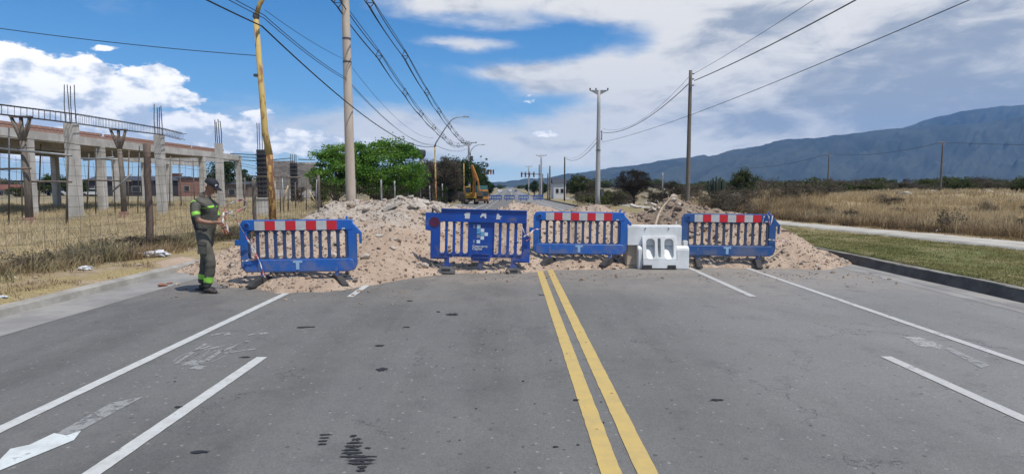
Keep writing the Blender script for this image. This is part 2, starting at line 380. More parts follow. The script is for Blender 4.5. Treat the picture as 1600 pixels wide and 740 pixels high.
kerbc = mat('kerb_concrete', (.36, .34, .30), .9, .3, 2.5, .5, 22, col2=(.24, .22, .19), coord='World')
kerbr = mat('kerb_weathered', (.30, .28, .24), .92, .35, 2.2, .6, 18, col2=(.17, .155, .13), coord='World'); kerbf = mat('kerb_face_shaded', (.125, .112, .10), .95, .35, 3.0, .6, 18, col2=(.065, .058, .055), coord='World')  # road face coloured darker than the top, its shade painted in
RYk = axis([(-30, 0, 1), (0, 40, .12), (40, 90, .6), (90, 200, 4), (200, 1500, 60)])
strip('gutter', [(-6.42, -.006), (-6.0, -.004), (-5.55, .003)], concrete)
strip('gutter', [(6.62, .003), (7.0, .003), (7.32, .0)], concrete)
strip('kerb', [(-6.36, -.02), (-6.39, .085), (-6.42, .105), (-6.52, .115), (-6.56, .10), (-6.60, -.02)], kerbc, RYk, wob=.018, seed=2)
strip('kerb', [(7.20, -.02), (7.262, .175), (7.275, .178)], kerbf, RYk, wob=.05, seed=8)
strip('kerb_top', [(7.262, .17), (7.275, .188), (7.345, .19), (7.38, .15), (7.42, -.02)], kerbr, RYk, wob=.05, seed=8)
pathc = mat('path_concrete', (.46, .43, .37), .9, .2, 1.1, .3, 20, col2=(.33, .30, .25), coord='World')
PY = axis([(2, 60, .5), (60, 200, 4)])
V = []
for x, dz_ in ((11.75, -.05), (11.8, .05), (12.1, .06), (12.6, .065), (13.1, .06), (13.4, .05), (13.45, -.05)):
    w = fbm(PY*.7, PY*0+x, 4, 3)*.22*(1 if abs(x-12.6) > .6 else 0)
    V.append(np.stack([x+w, PY, ground(np.full_like(PY, 12.6), PY)+dz_], -1))
tag(link('footpath', mesh_np('footpath', np.stack(V, 1).reshape(-1, 3), grid_faces(7, len(PY)), pathc, True)), kind='structure')

# ------------------------------------------------------------------ painted markings (worn paint lets the asphalt through)
def paint(name, col, wear=.4, scale=5.0, alpha=1.0, dirt=(.25, .24, .22)):
    m_ = bpy.data.materials.new(name); m_.use_nodes = True; t = m_.node_tree; X = Nd(t); b = t.nodes['Principled BSDF']
    pos = X.new('ShaderNodeNewGeometry').outputs['Position']
    n = X.noise(pos, scale, 6, .7); n2 = X.noise(pos, 60.0, 3, .8)
    col_ = X.mix(X.ss(n, .35, .7, 0.0, .4), (*col, 1), (*dirt, 1)); t.links.new(col_, b.inputs['Base Color']); b.inputs['Roughness'].default_value = .7
    a = X.mul(X.ss(X.add(n, X.mul(X.sub(n2, .5), .5)), wear-.12, wear+.08), alpha)
    t.links.new(a, b.inputs['Alpha']); return m_
def flat(name, pts, mt, z=.005):           # a polygon lying on the road, (X, Y) corners
    V = [(x, y, float(road_z(y))+z) for x, y in pts]
    me = bpy.data.meshes.new(name); me.from_pydata(V, [], [tuple(range(len(V)))]); me.materials.append(mt); return me
faint = paint('road_white_very_faded', (.36, .36, .35), .42, 9.0, .4); white = paint('road_white', (.50, .50, .48), .30, 9.0); white2 = paint('road_white_worn', (.46, .45, .43), .38)
yell = paint('road_yellow', (.50, .355, .115), .27, dirt=(.30, .24, .13)); ghost = paint('road_white_faded', (.36, .36, .35), .47, 11.0, .75)
RYp = axis([(-20, 1, 1), (1, 16, .07), (16, 60, .5), (60, 200, 4), (200, 1500, 60)])
def pline(name, x, w, mt, y0=-20, y1=1500):
    yl = [y for y in RYp if y0 < y < y1]; yl = [y0]+yl+[y1]; return strip(name, [(x-w/2, 0), (x+w/2, 0)], mt, yl, dz=.005, wob=.009, seed=int(x*100) % 97, fq=14.0)
pline('left_edge_line', -3.42, .105, white); pline('right_edge_line', 4.74, .10, white2)
for x in (.575, .78): pline('yellow_centre_line', x, .118, yell)
for x, mt in ((-2.37, white), (3.60, white2)):
    for k in range(-2, 60): pline('lane_dash', x, .105, mt, 1.5+7.3*k, 5.64+7.3*k)
fresh = paint('fresh_white', (.58, .61, .60), .30, 7.0)
def mark(name, pts, mt, z=.005): return tag(link(name, flat(name, pts, mt, z)), kind='structure')
mark('arrow_head_marking', [(-2.95, 3.25), (-3.10, 3.62), (-3.03, 3.68), (-3.01, 3.86), (-2.90, 3.82), (-2.86, 3.90), (-2.80, 3.75)], fresh)
mark('arrow_shaft_marking', [(-2.99, 3.80), (-2.87, 3.80), (-2.84, 4.55), (-3.0, 4.42)], ghost, .0045)
def stroke(a, b, w, mt, name='bicycle_marking'):
    a = Vector(a); b = Vector(b); n = (b-a).normalized(); n = Vector((-n.y, n.x))*w/2
    mark(name, [tuple(a+n), tuple(b+n), tuple(b-n), tuple(a-n)][::-1], mt)
def gp(px, py): d = ray(px, py); k = -EYE/d.z; return (d.x*k, d.y*k)
for a, b_, w in (((275, 568), (322, 537), .04), ((290, 567), (318, 567), .16), ((300, 574), (320, 575), .1), ((322, 564), (350, 545), .05), ((318, 547), (352, 540), .05), ((345, 549), (388, 533), .05),
                 ((350, 552), (400, 545), .04), ((330, 524), (352, 520), .05), ((350, 522), (360, 521), .13), ((386, 524), (405, 520), .05), ((405, 522), (418, 520), .1), ((372, 540), (385, 534), .05), ((300, 550), (330, 540), .04)):
    stroke(gp(*a), gp(*b_), w, ghost)
for cx_ in (-3.06, -2.84):
    for k in range(14):
        if k in (3, 9): continue
        a0, a1 = 2*math.pi*k/14, 2*math.pi*(k+1)/14; stroke((cx_+.10*math.cos(a0), 5.68+.26*math.sin(a0)), (cx_+.10*math.cos(a1), 5.68+.26*math.sin(a1)), .022, faint)
wornw = paint('patch_white', (.42, .41, .39), .50, 8.0, .9)
mark('faded_arrow_marking', [gp(1412, 526), gp(1440, 527), gp(1475, 541), gp(1468, 546), gp(1435, 541)], wornw)
mark('faded_arrow_marking', [gp(1476, 545), gp(1483, 543), gp(1546, 571), gp(1533, 575)], ghost)
# tar splashes and rubber marks: thin dark spots of their own shape
tar = mat('tar', (.022, .022, .025), .75, .4, 20, .5, 90, coord='World')
def splash(name, px, py, rx, ry, n=22, seed=0, skew=0.0):
    rr = random.Random(seed); x0, y0 = gp(px, py); V = [(x0, y0, float(road_z(y0))+.006)]; Fs = []
    for k in range(n):
        a = 2*math.pi*k/n; q = 1+rr.uniform(-.38, .3); V.append((x0+rx*math.cos(a)*q+skew*ry*math.sin(a), y0+ry*math.sin(a)*q, V[0][2]))
    for k in range(n): Fs.append((0, 1+k, 1+(k+1) % n))
    return V, Fs
b_ = MB()
rr = random.Random(5)
for i in range(11):                        # the ribbed tyre print at the bottom edge
    w = [.035, .05, .07, .09, .1, .105, .17, .16, .14, .05, .04][i]; cx = [552, 556, 553, 551, 549, 547, 560, 566, 560, 566, 562][i]
    V, Fs = splash('x', cx+rr.uniform(-2, 2), 681+i*5.4, w*.62, .0160, 26, i, .3); b_.addm(V, Fs)
for i in range(4): V, Fs = splash('x', 510-i*2.2, 679+i*5.0, .04-.004*i, .010, 16, 30+i, .5); b_.addm(V, Fs)
for px, py, rx, ry, s in ((707, 491, .075, .07, 3), (685, 487, .03, .03, 4), (478, 511, .10, .022, 5), (470, 512, .05, .015, 6), (635, 511, .05, .02, 7), (900, 625, .025, .02, 8), (868, 698, .02, .012, 9), (383, 558, .05, .02, 10), (279, 636, .03, .02, 12),
                         (846, 461, .05, .02, 13), (593, 540, .05, .03, 14), (575, 700, .02, .01, 15), (640, 470, .05, .03, 16), (596, 577, .05, .045, 17), (312, 706, .06, .02, 18), (903, 695, .012, .008, 19), (1120, 625, .05, .02, 20)):
    V, Fs = splash('x', px, py, rx, ry, 20, s); b_.addm(V, Fs)
for i in range(90):
    V, Fs = splash('x', rr.gauss(820, 150), 430+abs(rr.gauss(0, 150)), rr.uniform(.004, .013), rr.uniform(.004, .011), 9, 100+i)
    if V[0][1] > 2.6: b_.addm(V, Fs)
tag(b_.build('tar_spots', tar), kind='stuff')

# ------------------------------------------------------------------ mountains
def ridge(name, pts, Y0, Y1, foot, mt, seed, nu=420, nv=60):
    pts = np.array(pts, float); u = np.linspace(pts[0, 0], pts[-1, 0], nu)
    py = np.interp(u, pts[:, 0], pts[:, 1])+fbm(u/14, u*0, seed, 4)*3.2
    Yr = Y0+(Y1-Y0)*(u-pts[0, 0])/(pts[-1, 0]-pts[0, 0])
    top = np.array([tuple(at(a, b, c)) for a, b, c in zip(u, py, Yr)])
    v = np.linspace(0, 1, nv)[:, None]
    Xg = top[None, :, 0]-v*foot*.75+0*v; Yg = top[None, :, 1]-v*foot*.66
    sp = (1-np.abs(2*vnoise(u[None, :]/26+v*1.6, v*2.2+0*u[None, :], seed)-1))*.6+(1-np.abs(2*vnoise(u[None, :]/11-v*1.2, v*4.2, seed+4)-1))*.3+fbm(u[None, :]/3.5, v*14, seed+2, 4)*.5
    Hh = top[None, :, 2]*((1-v)**1.35)
    Zg = Hh+(sp-.55)*top[None, :, 2]*.5*np.sin(np.pi*np.clip(v*1.08, 0, 1))**.8-2*v
    back = np.stack([top[:, 0]+900, top[:, 1]+900, top[:, 2]*0-5], -1)
    V = np.concatenate([back, np.stack([Xg, Yg, Zg], -1).reshape(-1, 3)])
    return tag(link(name, mesh_np(name, V, grid_faces(nu, nv+1), mt, True)), kind='structure')
mtn = mat('mountain_forest', (.050, .058, .045), .95, .4, .0035, 0, col2=(.018, .026, .020), coord='World', detail=9)
mt_pts = [(830, 286), (866, 283), (920, 272), (960, 264), (1000, 257), (1049, 249), (1080, 245), (1100, 242), (1113, 245), (1151, 233), (1193, 227), (1227, 218), (1265, 216), (1329, 209), (1409, 199), (1450, 197), (1530, 193), (1600, 180), (1750, 178), (2000, 176), (2300, 190)]
ridge('mountain_range', mt_pts, 4700, 3300, 1500, mtn, 5)
ridge('far_mountain_range', [(1300, 240), (1409, 201), (1454, 185), (1522, 170), (1600, 164), (1750, 162), (2000, 166), (2300, 180)], 5200, 4400, 1300, mtn, 21, 260, 40)
ridge('low_horizon_hills', [(-900, 291), (-300, 288), (0, 291), (300, 290), (700, 291), (800, 290), (860, 288), (905, 284)], 4300, 4700, 500, mtn, 33, 300, 12)

# ------------------------------------------------------------------ the dirt heaps across the road
_c = np.array([
 (-7.0, .0, 12.4, 11.8), (-6.4, .08, 12.5, 11.5), (-5.6, .36, 12.7, 10.9), (-5.0, .74, 12.9, 10.2), (-4.4, 1.04, 13.2, 9.6), (-3.9, 1.22, 13.6, 9.35), (-3.5, 1.33, 14, 9.3), (-2.9, 1.30, 14, 9.35), (-2.35, 1.36, 14, 9.8),
 (-1.75, 1.27, 14.2, 10.6), (-1.2, 1.18, 14.5, 11.0), (-.8, 1.04, 14.5, 11.15), (-.4, .97, 14.3, 11.3), (0, 1.22, 14, 11.3), (.5, 1.30, 14, 11.35), (.9, 1.22, 14, 11.6), (1.2, 1.10, 14, 11.7), (1.6, 1.22, 14, 11.75),
 (2.0, 1.20, 14, 11.8), (2.4, 1.0, 14, 12.0), (2.9, 1.0, 14, 12.1), (3.4, 1.2, 14, 12.05), (3.9, 1.24, 14, 12.0), (4.4, 1.15, 14, 12.0), (5.0, 1.05, 14, 12.0), (5.6, .93, 13.7, 11.9), (6.2, .64, 13.4, 11.8), (6.8, .28, 13.2, 12.1), (7.3, .08, 13.1, 12.6), (7.6, .0, 13.1, 12.9)])
def mound(X, Y):
    zc = np.interp(X, _c[:, 0], _c[:, 1]); Yc = np.interp(X, _c[:, 0], _c[:, 2])+fbm(X*.9, X*0, 70, 2)*.5; Yf = np.interp(X, _c[:, 0], _c[:, 3])+fbm(X*1.7, X*0+3, 40, 4)*.55
    t = np.where(Y < Yc, (Y-Yf)/(Yc-Yf), 1-(Y-Yc)/np.maximum(zc*1.9, .3))
    tt = np.clip(t, 0, 1); p = .25*tt+.75*tt**1.25; p = p-.10*tt**6
    z = zc*p/.90
    k = np.clip(t*4, 0, 1)*np.clip(zc*3, 0, 1)
    z = z+k*(fbm(X*1.3, Y*1.3, 50, 4)*.34+fbm(X*5, Y*5, 60, 3)*.09+fbm(X*16, Y*16, 65, 2)*.035)
    z = np.where(t > 0, z+.02+.02*fbm(X*9, Y*9, 66, 2), -.03+t*.3)
    return z
def mound_z(x, y): return float(mound(np.array([x]), np.array([y]))[0])+float(road_z(y))
m_ = bpy.data.materials.new('loose_earth'); m_.use_nodes = True; t = m_.node_tree; X = Nd(t); b = t.nodes['Principled BSDF']; b.inputs['Roughness'].default_value = .95; b.inputs['Specular IOR Level'].default_value = .1
pos = X.new('ShaderNodeNewGeometry').outputs['Position']; px_, py_, pz_ = X.sep(pos)
n1_ = X.noise(pos, 1.4, 5, .65); n2_ = X.noise(pos, 9.0, 5, .7); n3_ = X.noise(pos, 45.0, 3, .7)
col = X.mix(X.ss(n1_, .35, .65), (.43, .318, .235, 1), (.54, .415, .315, 1))
grey = X.mix(X.ss(n2_, .35, .65), (.36, .31, .26, 1), (.55, .49, .42, 1))
gm = X.mul(X.ss(X.add(pz_, X.mul(X.sub(n1_, .5), 1.8)), .65, 1.25), X.ss(px_, -1.4, -.6, .9, .15))
col = X.mix(gm, col, grey); col = X.mix(X.ss(n2_, .52, .75, 0.0, .55), col, (.27, .20, .15, 1)); col = X.mix(X.ss(n3_, .55, .8, 0.0, .5), col, (.19, .14, .11, 1))
brown = X.mul(X.ss(px_, 2.3, 3.0), X.ss(px_, 4.6, 5.4, 1.0, 0.0)); brown = X.mul(brown, X.ss(pz_, .45, .9)); col = X.mix(X.mul(brown, .7), col, (.22, .165, .12, 1))
t.links.new(col, b.inputs['Base Color'])
bn = X.new('ShaderNodeBump'); bn.inputs['Strength'].default_value = 1; bn.inputs['Distance'].default_value = .05; t.links.new(X.add(n2_, X.mul(n3_, .6)), bn.inputs['Height']); t.links.new(bn.outputs[0], b.inputs['Normal'])
earth = m_
def heap(name, x0, x1, label, step=.035):
    xs = np.arange(x0, x1+step*.5, step); ys = np.arange(9.0, 17.2, step*1.15); A, B = np.meshgrid(xs, ys); z = mound(A, B)
    zz = z+road_z(B); base = np.where((A < -6.45) | (A > 7.3), ground(A, B)-road_z(B)-.0, 0); zz = np.where((A < -6.45) | (A > 7.3), zz+np.minimum(base, .15), zz)
    me = mesh_np(name, np.stack([A, B, zz], -1).reshape(-1, 3), grid_faces(len(xs), len(ys)), earth, True)
    bm = bmesh.new(); bm.from_mesh(me); bmesh.ops.delete(bm, geom=[f for f in bm.faces if all(v.co.z < float(road_z(v.co.y))-.02 for v in f.verts)], context='FACES'); bm.to_mesh(me); bm.free()
    return tag(link(name, me), label, 'dirt heap')
heap('dirt_heap', -7.0, -.42, 'large heap of sandy soil and broken slabs filling the left half of the road')
heap('dirt_heap', -.42, 1.22, 'low smooth sand heap in the road between the dark blue barrier and the striped one')
heap('dirt_heap', 1.22, 7.6, 'reddish soil heap on the right of the road, tailing off at the kerb')

# rock shapes
def rock_mesh(name, mt, seed, flatness=1.0, cuts=1, jag=.28):
    rr = random.Random(seed); bm = bmesh.new(); bmesh.ops.create_icosphere(bm, subdivisions=cuts, radius=.5)
    ax = [Vector((rr.gauss(0, 1), rr.gauss(0, 1), rr.gauss(0, 1))).normalized() for _ in range(5)]; dd = [rr.uniform(.24, .42) for _ in ax]
    for v in bm.verts:
        for a, d in zip(ax, dd):
            q = v.co.dot(a)
            if q > d: v.co -= a*(q-d)
        v.co *= 1+rr.uniform(-jag, jag)*.4; v.co.z *= flatness
    me = bpy.data.meshes.new(name); bm.to_mesh(me); bm.free(); me.materials.append(mt); return me
def slab_mesh(name, mt, seed):
    """a broken piece of paving: irregular outline, rough edge, even thickness"""
    rr = random.Random(seed); n = rr.choice((5, 6, 7)); th = rr.uniform(.10, .2); b = MB(); tp = []; bt = []
    for k in range(n):
        a = 2*math.pi*(k+rr.uniform(-.25, .25))/n; q = rr.uniform(.38, .58)
        tp.append((q*math.cos(a), q*math.sin(a)*.75, th/2+rr.uniform(-.02, .02))); s_ = rr.uniform(.85, 1.05); bt.append((tp[-1][0]*s_, tp[-1][1]*s_, -th/2+rr.uniform(-.03, .03)))
    V = tp+bt+[(0, 0, th/2+rr.uniform(0, .03)), (0, 0, -th/2)]
    Fs = [(k, (k+1) % n, 2*n) for k in range(n)]+[(n+(k+1) % n, n+k, 2*n+1) for k in range(n)]+[((k+1) % n, k, n+k, n+(k+1) % n) for k in range(n)]
    b.addm(V, Fs); return b.mesh(name, mt)
slabc = mat('broken_concrete', (.50, .44, .37), .92, .3, 3, .6, 30, col2=(.36, .31, .26)); rockc = mat('stone_pale', (.52, .45, .37), .9, .3, 4, .5, 30, col2=(.38, .31, .25)); rockb = mat('clod_brown', (.33, .24, .175), .95, .35, 5, .6, 30, col2=(.22, .16, .12)); rockd = mat('stone_dark', (.16, .14, .125), .9, .3, 5, .5, 30)
slabs = [slab_mesh('concrete_chunk', slabc, i) for i in range(9)]; rocks = [rock_mesh('stone', rockc, i, .8, 2) for i in range(5)]+[rock_mesh('stone', rockb, 10+i, .8, 2) for i in range(4)]+[rock_mesh('stone', rockd, 20+i, .8, 2) for i in range(2)]
def drop(me, name, x, y, s, label, cat, group=None, sink=.25, tilt=.5, zf=mound_z, rr=random):
    o = link(name, me); o.scale = (s*rr.uniform(.8, 1.25), s*rr.uniform(.8, 1.2), s*rr.uniform(.8, 1.1)); o.rotation_euler = (rr.uniform(-tilt, tilt), rr.uniform(-tilt, tilt), rr.uniform(0, 6.28))
    o.location = (x, y, zf(x, y)+s*(.5-sink)*.5); return tag(o, label, cat, group)
rr = random.Random(21)
for i in range(56):                        # slabs tipped on the crest of the left heap
    px = rr.choice([rr.gauss(640, 26), rr.gauss(640, 26), rr.uniform(540, 720)]); Y = rr.uniform(13.0, 14.7); x = (px-797)/F*Y
    drop(rr.choice(slabs), 'concrete_chunk', x, Y, rr.choice((.14, .18, .22, .28, .36, .44))*rr.uniform(.8, 1.15), 'jagged pale piece of broken paving on the crest of the left heap', 'rubble', 'broken paving on the left heap', .55, .6, rr=rr)
for i in range(26):
    Y = rr.uniform(10.6, 13.2); x = rr.uniform(-4.6, -1.4)
    drop(rr.choice(slabs+rocks[:5]), 'concrete_chunk', x, Y, rr.uniform(.08, .2), 'small pale stone lying on the front slope of the left heap', 'rubble', 'stones on the left slope', .3, .6, rr=rr)
for i in range(150):                        # rubble on the right heap behind the white barrier
    Y = rr.uniform(12.7, 14.8); x = min(6.3, max(2.55, rr.gauss(3.75, .75)))
    drop(rr.choice(rocks[3:9]+rocks[5:9]+slabs[:2]), 'earth_clod', x, Y, rr.uniform(.06, .20)*(1.15 if abs(x-3.7) < .6 else .8), 'lumpy brown clod or stone on top of the right heap', 'rubble', 'clods on the right heap', .25, .8, rr=rr)
# small stones: one uncountable scatter
def scatter_stones(name, mt, pts, sizes, seed):
    rs = np.random.default_rng(seed); ico = rock_mesh('t', mt, seed, .75, 1); n = len(ico.vertices); V0 = np.empty(n*3, np.float32); ico.vertices.foreach_get('co', V0); V0 = V0.reshape(-1, 3)
    F0 = np.array([list(p.vertices) for p in ico.polygons]); bpy.data.meshes.remove(ico)
    P = np.asarray(pts, np.float32); s = np.asarray(sizes)[:, None, None]; a = rs.uniform(0, 6.28, len(P)); c_, s_ = np.cos(a)[:, None], np.sin(a)[:, None]
    jit = V0[None]*(1+rs.uniform(-.35, .35, (len(P), 1, 3)))*s
    x = jit[..., 0]*c_-jit[..., 1]*s_; y = jit[..., 0]*s_+jit[..., 1]*c_
    V = np.stack([x, y, jit[..., 2]], -1)+P[:, None, :]
    Fs = (F0[None]+np.arange(len(P))[:, None, None]*n).reshape(-1, 3)
    return tag(link(name, mesh_np(name, V.reshape(-1, 3), Fs, mt)), kind='stuff')
for nm, mt, cnt, sd, sz in (('pale_pebbles', rockc, 2200, 1, .013), ('brown_clods', rockb, 5200, 2, .015), ('dark_pebbles', rockd, 1500, 3, .014)):
    x = rng.uniform(-6.5, 7.2, cnt*2); y = rng.uniform(9.2, 14.6, cnt*2); z = mound(x, y); ok = z > .0; x, y, z = x[ok][:cnt], y[ok][:cnt], z[ok][:cnt]
    s = sz*np.exp(rng.normal(0, .55, len(x))); scatter_stones(nm, mt, np.stack([x, y, z+road_z(y)+s*.2], -1), s*2, sd)
x = rng.uniform(-5.4, 6.9, 900); y = 11.3-np.abs(rng.normal(0, .55, 900)); y = np.where(x < -1.5, y-1.7, y); s = .008*np.exp(rng.normal(0, .6, 900))
scatter_stones('road_grit', rockb, np.stack([x, y, road_z(y)+s*.3], -1), s*2, 5)
# ------------------------------------------------------------------ plastic barriers
DUST = (.24, .20, .165)
blue = mat('blue_plastic', (.012, .115, .46), .45, .22, 2.6, .08, 30, col2=(.030, .125, .38), spec=.5)
bluef = mat('faded_blue_plastic', (.018, .085, .27), .55, .25, 2.6, .08, 30, col2=(.038, .095, .23))
dblue = mat('deep_blue_plastic', (.008, .070, .36), .36, .22, 1.8, .05, 40, col2=(.012, .05, .24))
slate = mat('shaded_blue_plastic', (.028, .060, .165), .6, .25, 2.2, .1, 40, col2=(.045, .065, .13)); slatef = mat('shaded_faded_blue_plastic', (.035, .052, .12), .6, .25, 2.2, .1, 40, col2=(.05, .06, .10))  # slot bars: darker dusty blue with the shade of the recess painted in
redf = mat('reflective_red', (.62, .02, .03), .45, .15, 9); whitef = mat('reflective_white', (.55, .54, .52), .5, .12, 14, .1, 120, col2=(.45, .44, .43))
rubber = mat('black_rubber', (.032, .032, .036), .8, .35, 8, .3, 60, col2=(.06, .055, .05)); rubg = mat('dusty_rubber', (.115, .112, .108), .9, .4, 8, .3, 60, col2=(.05, .05, .052))
lblue = mat('emblem_pale_blue', (.30, .48, .66), .5, .1, 10); paper = mat('torn_white_paper', (.62, .62, .62), .8, .15, 25)
navy = mat('recess_blue', (.008, .035, .15), .5, .2, 5)
for m_ in (blue, bluef, dblue, slate, slatef):      # soil splashed up from the road and rubbed in patches
    t = m_.node_tree; X = Nd(t); b = t.nodes['Principled BSDF']; src = b.inputs['Base Color'].links[0].from_socket; v = X.new('ShaderNodeTexCoord').outputs['Object']; z = X.sep(v)[2]; oi = X.new('ShaderNodeObjectInfo').outputs['Random']
    vv = X.vm('ADD', v, X.xyz(X.mul(oi, 9.0), 0.0, X.mul(oi, 5.0))); n = X.noise(vv, 3.2, 6, .7)
    f = X.m('MAXIMUM', X.ss(X.add(n, X.ss(z, .2, .75, .16, 0.0)), .56, .74, 0.0, .36), X.ss(X.noise(X.vm('MULTIPLY', vv, (1, 1, 5)), 9.0, 4, .8), .62, .72, 0.0, .35))
    t.links.new(X.mix(f, src, (*DUST, 1)), b.inputs['Base Color'])
def shift(me_o, y): me_o.data.transform(Matrix.Translation((0, y, 0))); return me_o
def striped_barrier(label, x, Y, z, rz, body, tilt=0.0, foot=rubber, foot_yaw=(20, 35)):
    """2 m plastic barrier: origin on the ground under its middle, face towards -Y"""
    t = thing('plastic_barrier', label, 'barrier', (x, Y, z), rz, 'blue barriers with red and white strips'); t.rotation_euler.y = tilt
    W2 = .935; z0, z1 = .215, 1.065
    outline = []
    outline += [(-W2+.10, z1), (-W2+.03, z1-.03), (-W2, z1-.10), (-W2, z1-.32), (-W2-.085, z1-.32), (-W2-.085, z1-.41), (-W2, z1-.41), (-W2, z0+.12), (-W2+.03, z0+.04), (-W2+.10, z0)]
    outline += [(W2-.12, z0), (W2-.04, z0+.03), (W2, z0+.11), (W2, z1-.24), (W2+.045, z1-.24), (W2+.045, z1-.39), (W2+.075, z1-.40), (W2+.085, z1-.22), (W2-.10, z1-.015), (W2-.135, z1-.005), (W2-.135, z1+.05), (W2-.165, z1+.05), (W2-.165, z1)]
    slots = [rrect(-W2+.222-.046+k*.1436-.02, .435, -W2+.222+.046+k*.1436-.02, .885, .045, 4) for k in range(11)]
    plate('panel', [outline, rrect(-W2+.115, .422, W2-.135, .897, .05, 4)], .060, body, .008, t, 2)
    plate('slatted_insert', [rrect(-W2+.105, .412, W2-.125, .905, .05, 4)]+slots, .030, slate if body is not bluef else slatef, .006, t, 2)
    # raised rails above and below the slots, and the bars between the slots
    r = plate('top_rail', [[(-W2+.05, .895), (W2-.06, .895), (W2-.06, 1.058), (-W2+.05, 1.058)]], .074, body, .008, t)
    r2 = plate('bottom_rail', [rrect(-W2+.05, .225, W2-.05, .42, .06, 4)], .074, body, .008, t)
    b = MB(); b.tube([(-W2+.12, -.036, .975), (-W2+.12, -.046, .975)], [.058, .052], 20); b.build('round_boss', body, t, 'sharp')
    b = MB(); b.tube([(-W2+.12, -.0465, .975), (-W2+.12, -.0485, .975)], [.036, .036], 18); b.build('socket', navy, t)
    x0 = -W2+.245
    for k in range(8):
        b = MB(); b.box((x0+.165*(k+.5), -.0385, .972), (.1635, .003, .148)); b.build('red_reflector' if k % 2 else 'white_reflector', redf if k % 2 else whitef, t)
    em = plate('emblem', [[(-.075, .40), (-.075, .365), (-.028, .365), (-.028, .255), (.028, .255), (.028, .365), (.075, .365), (.075, .40)]], .006, lblue, .001, t); shift(em, -.040); em.location.x = -.02
    b = MB(); b.box((W2-.20, -.039, .915), (.05, .003, .02)); b.build('sticker', paper, t)
    for sx, yaw in ((-.60, foot_yaw[0]), (.60, foot_yaw[1])):
        b = MB(); b.box((sx, 0, .19), (.055, .05, .10)); b.box((sx, -.034, .30), (.05, .012, .16)); b.build('foot_socket', body, t, bevel=.004)
        q = Matrix.Rotation(R(yaw), 3, 'Z'); b = MB()
        prof = [(-.32, 0), (-.32, .03), (-.08, .15), (.08, .15), (.32, .03), (.32, 0), (.2, .0), (.12, .03), (-.12, .03), (-.2, 0)]
        Va = [q @ Vector((-.055, y, zz)) for y, zz in prof]; Vb = [q @ Vector((.055, y, zz)) for y, zz in prof]; n = len(prof)
        V = [Vector((sx, 0, 0))+v for v in Va+Vb]
        b.addm(V, [tuple(range(n)), tuple(range(2*n-1, n-1, -1))]+[(k, k+n, (k+1) % n+n, (k+1) % n) for k in range(n)])
        b.build('foot', foot, t, bevel=.006)
    return t
def onroad(px, Y): return at(px, HY, Y).x
bar1 = striped_barrier('striped blue barrier beside the worker, with tape tied through its slots', onroad(465, 9.75), 9.75, .03, R(1.5), blue, R(-.5), foot_yaw=(-24, 38))
bar3 = striped_barrier('striped blue barrier between the dark blue barrier and the white one', onroad(906.5, 12.0), 12.0, .06, R(-1), blue, R(.6), foot_yaw=(-38, -40))
bar4 = striped_barrier('striped faded blue barrier at the right end of the row', onroad(1139.5, 12.05), 12.05, .02, R(-2), bluef, R(.5), rubber, (-4, -10))

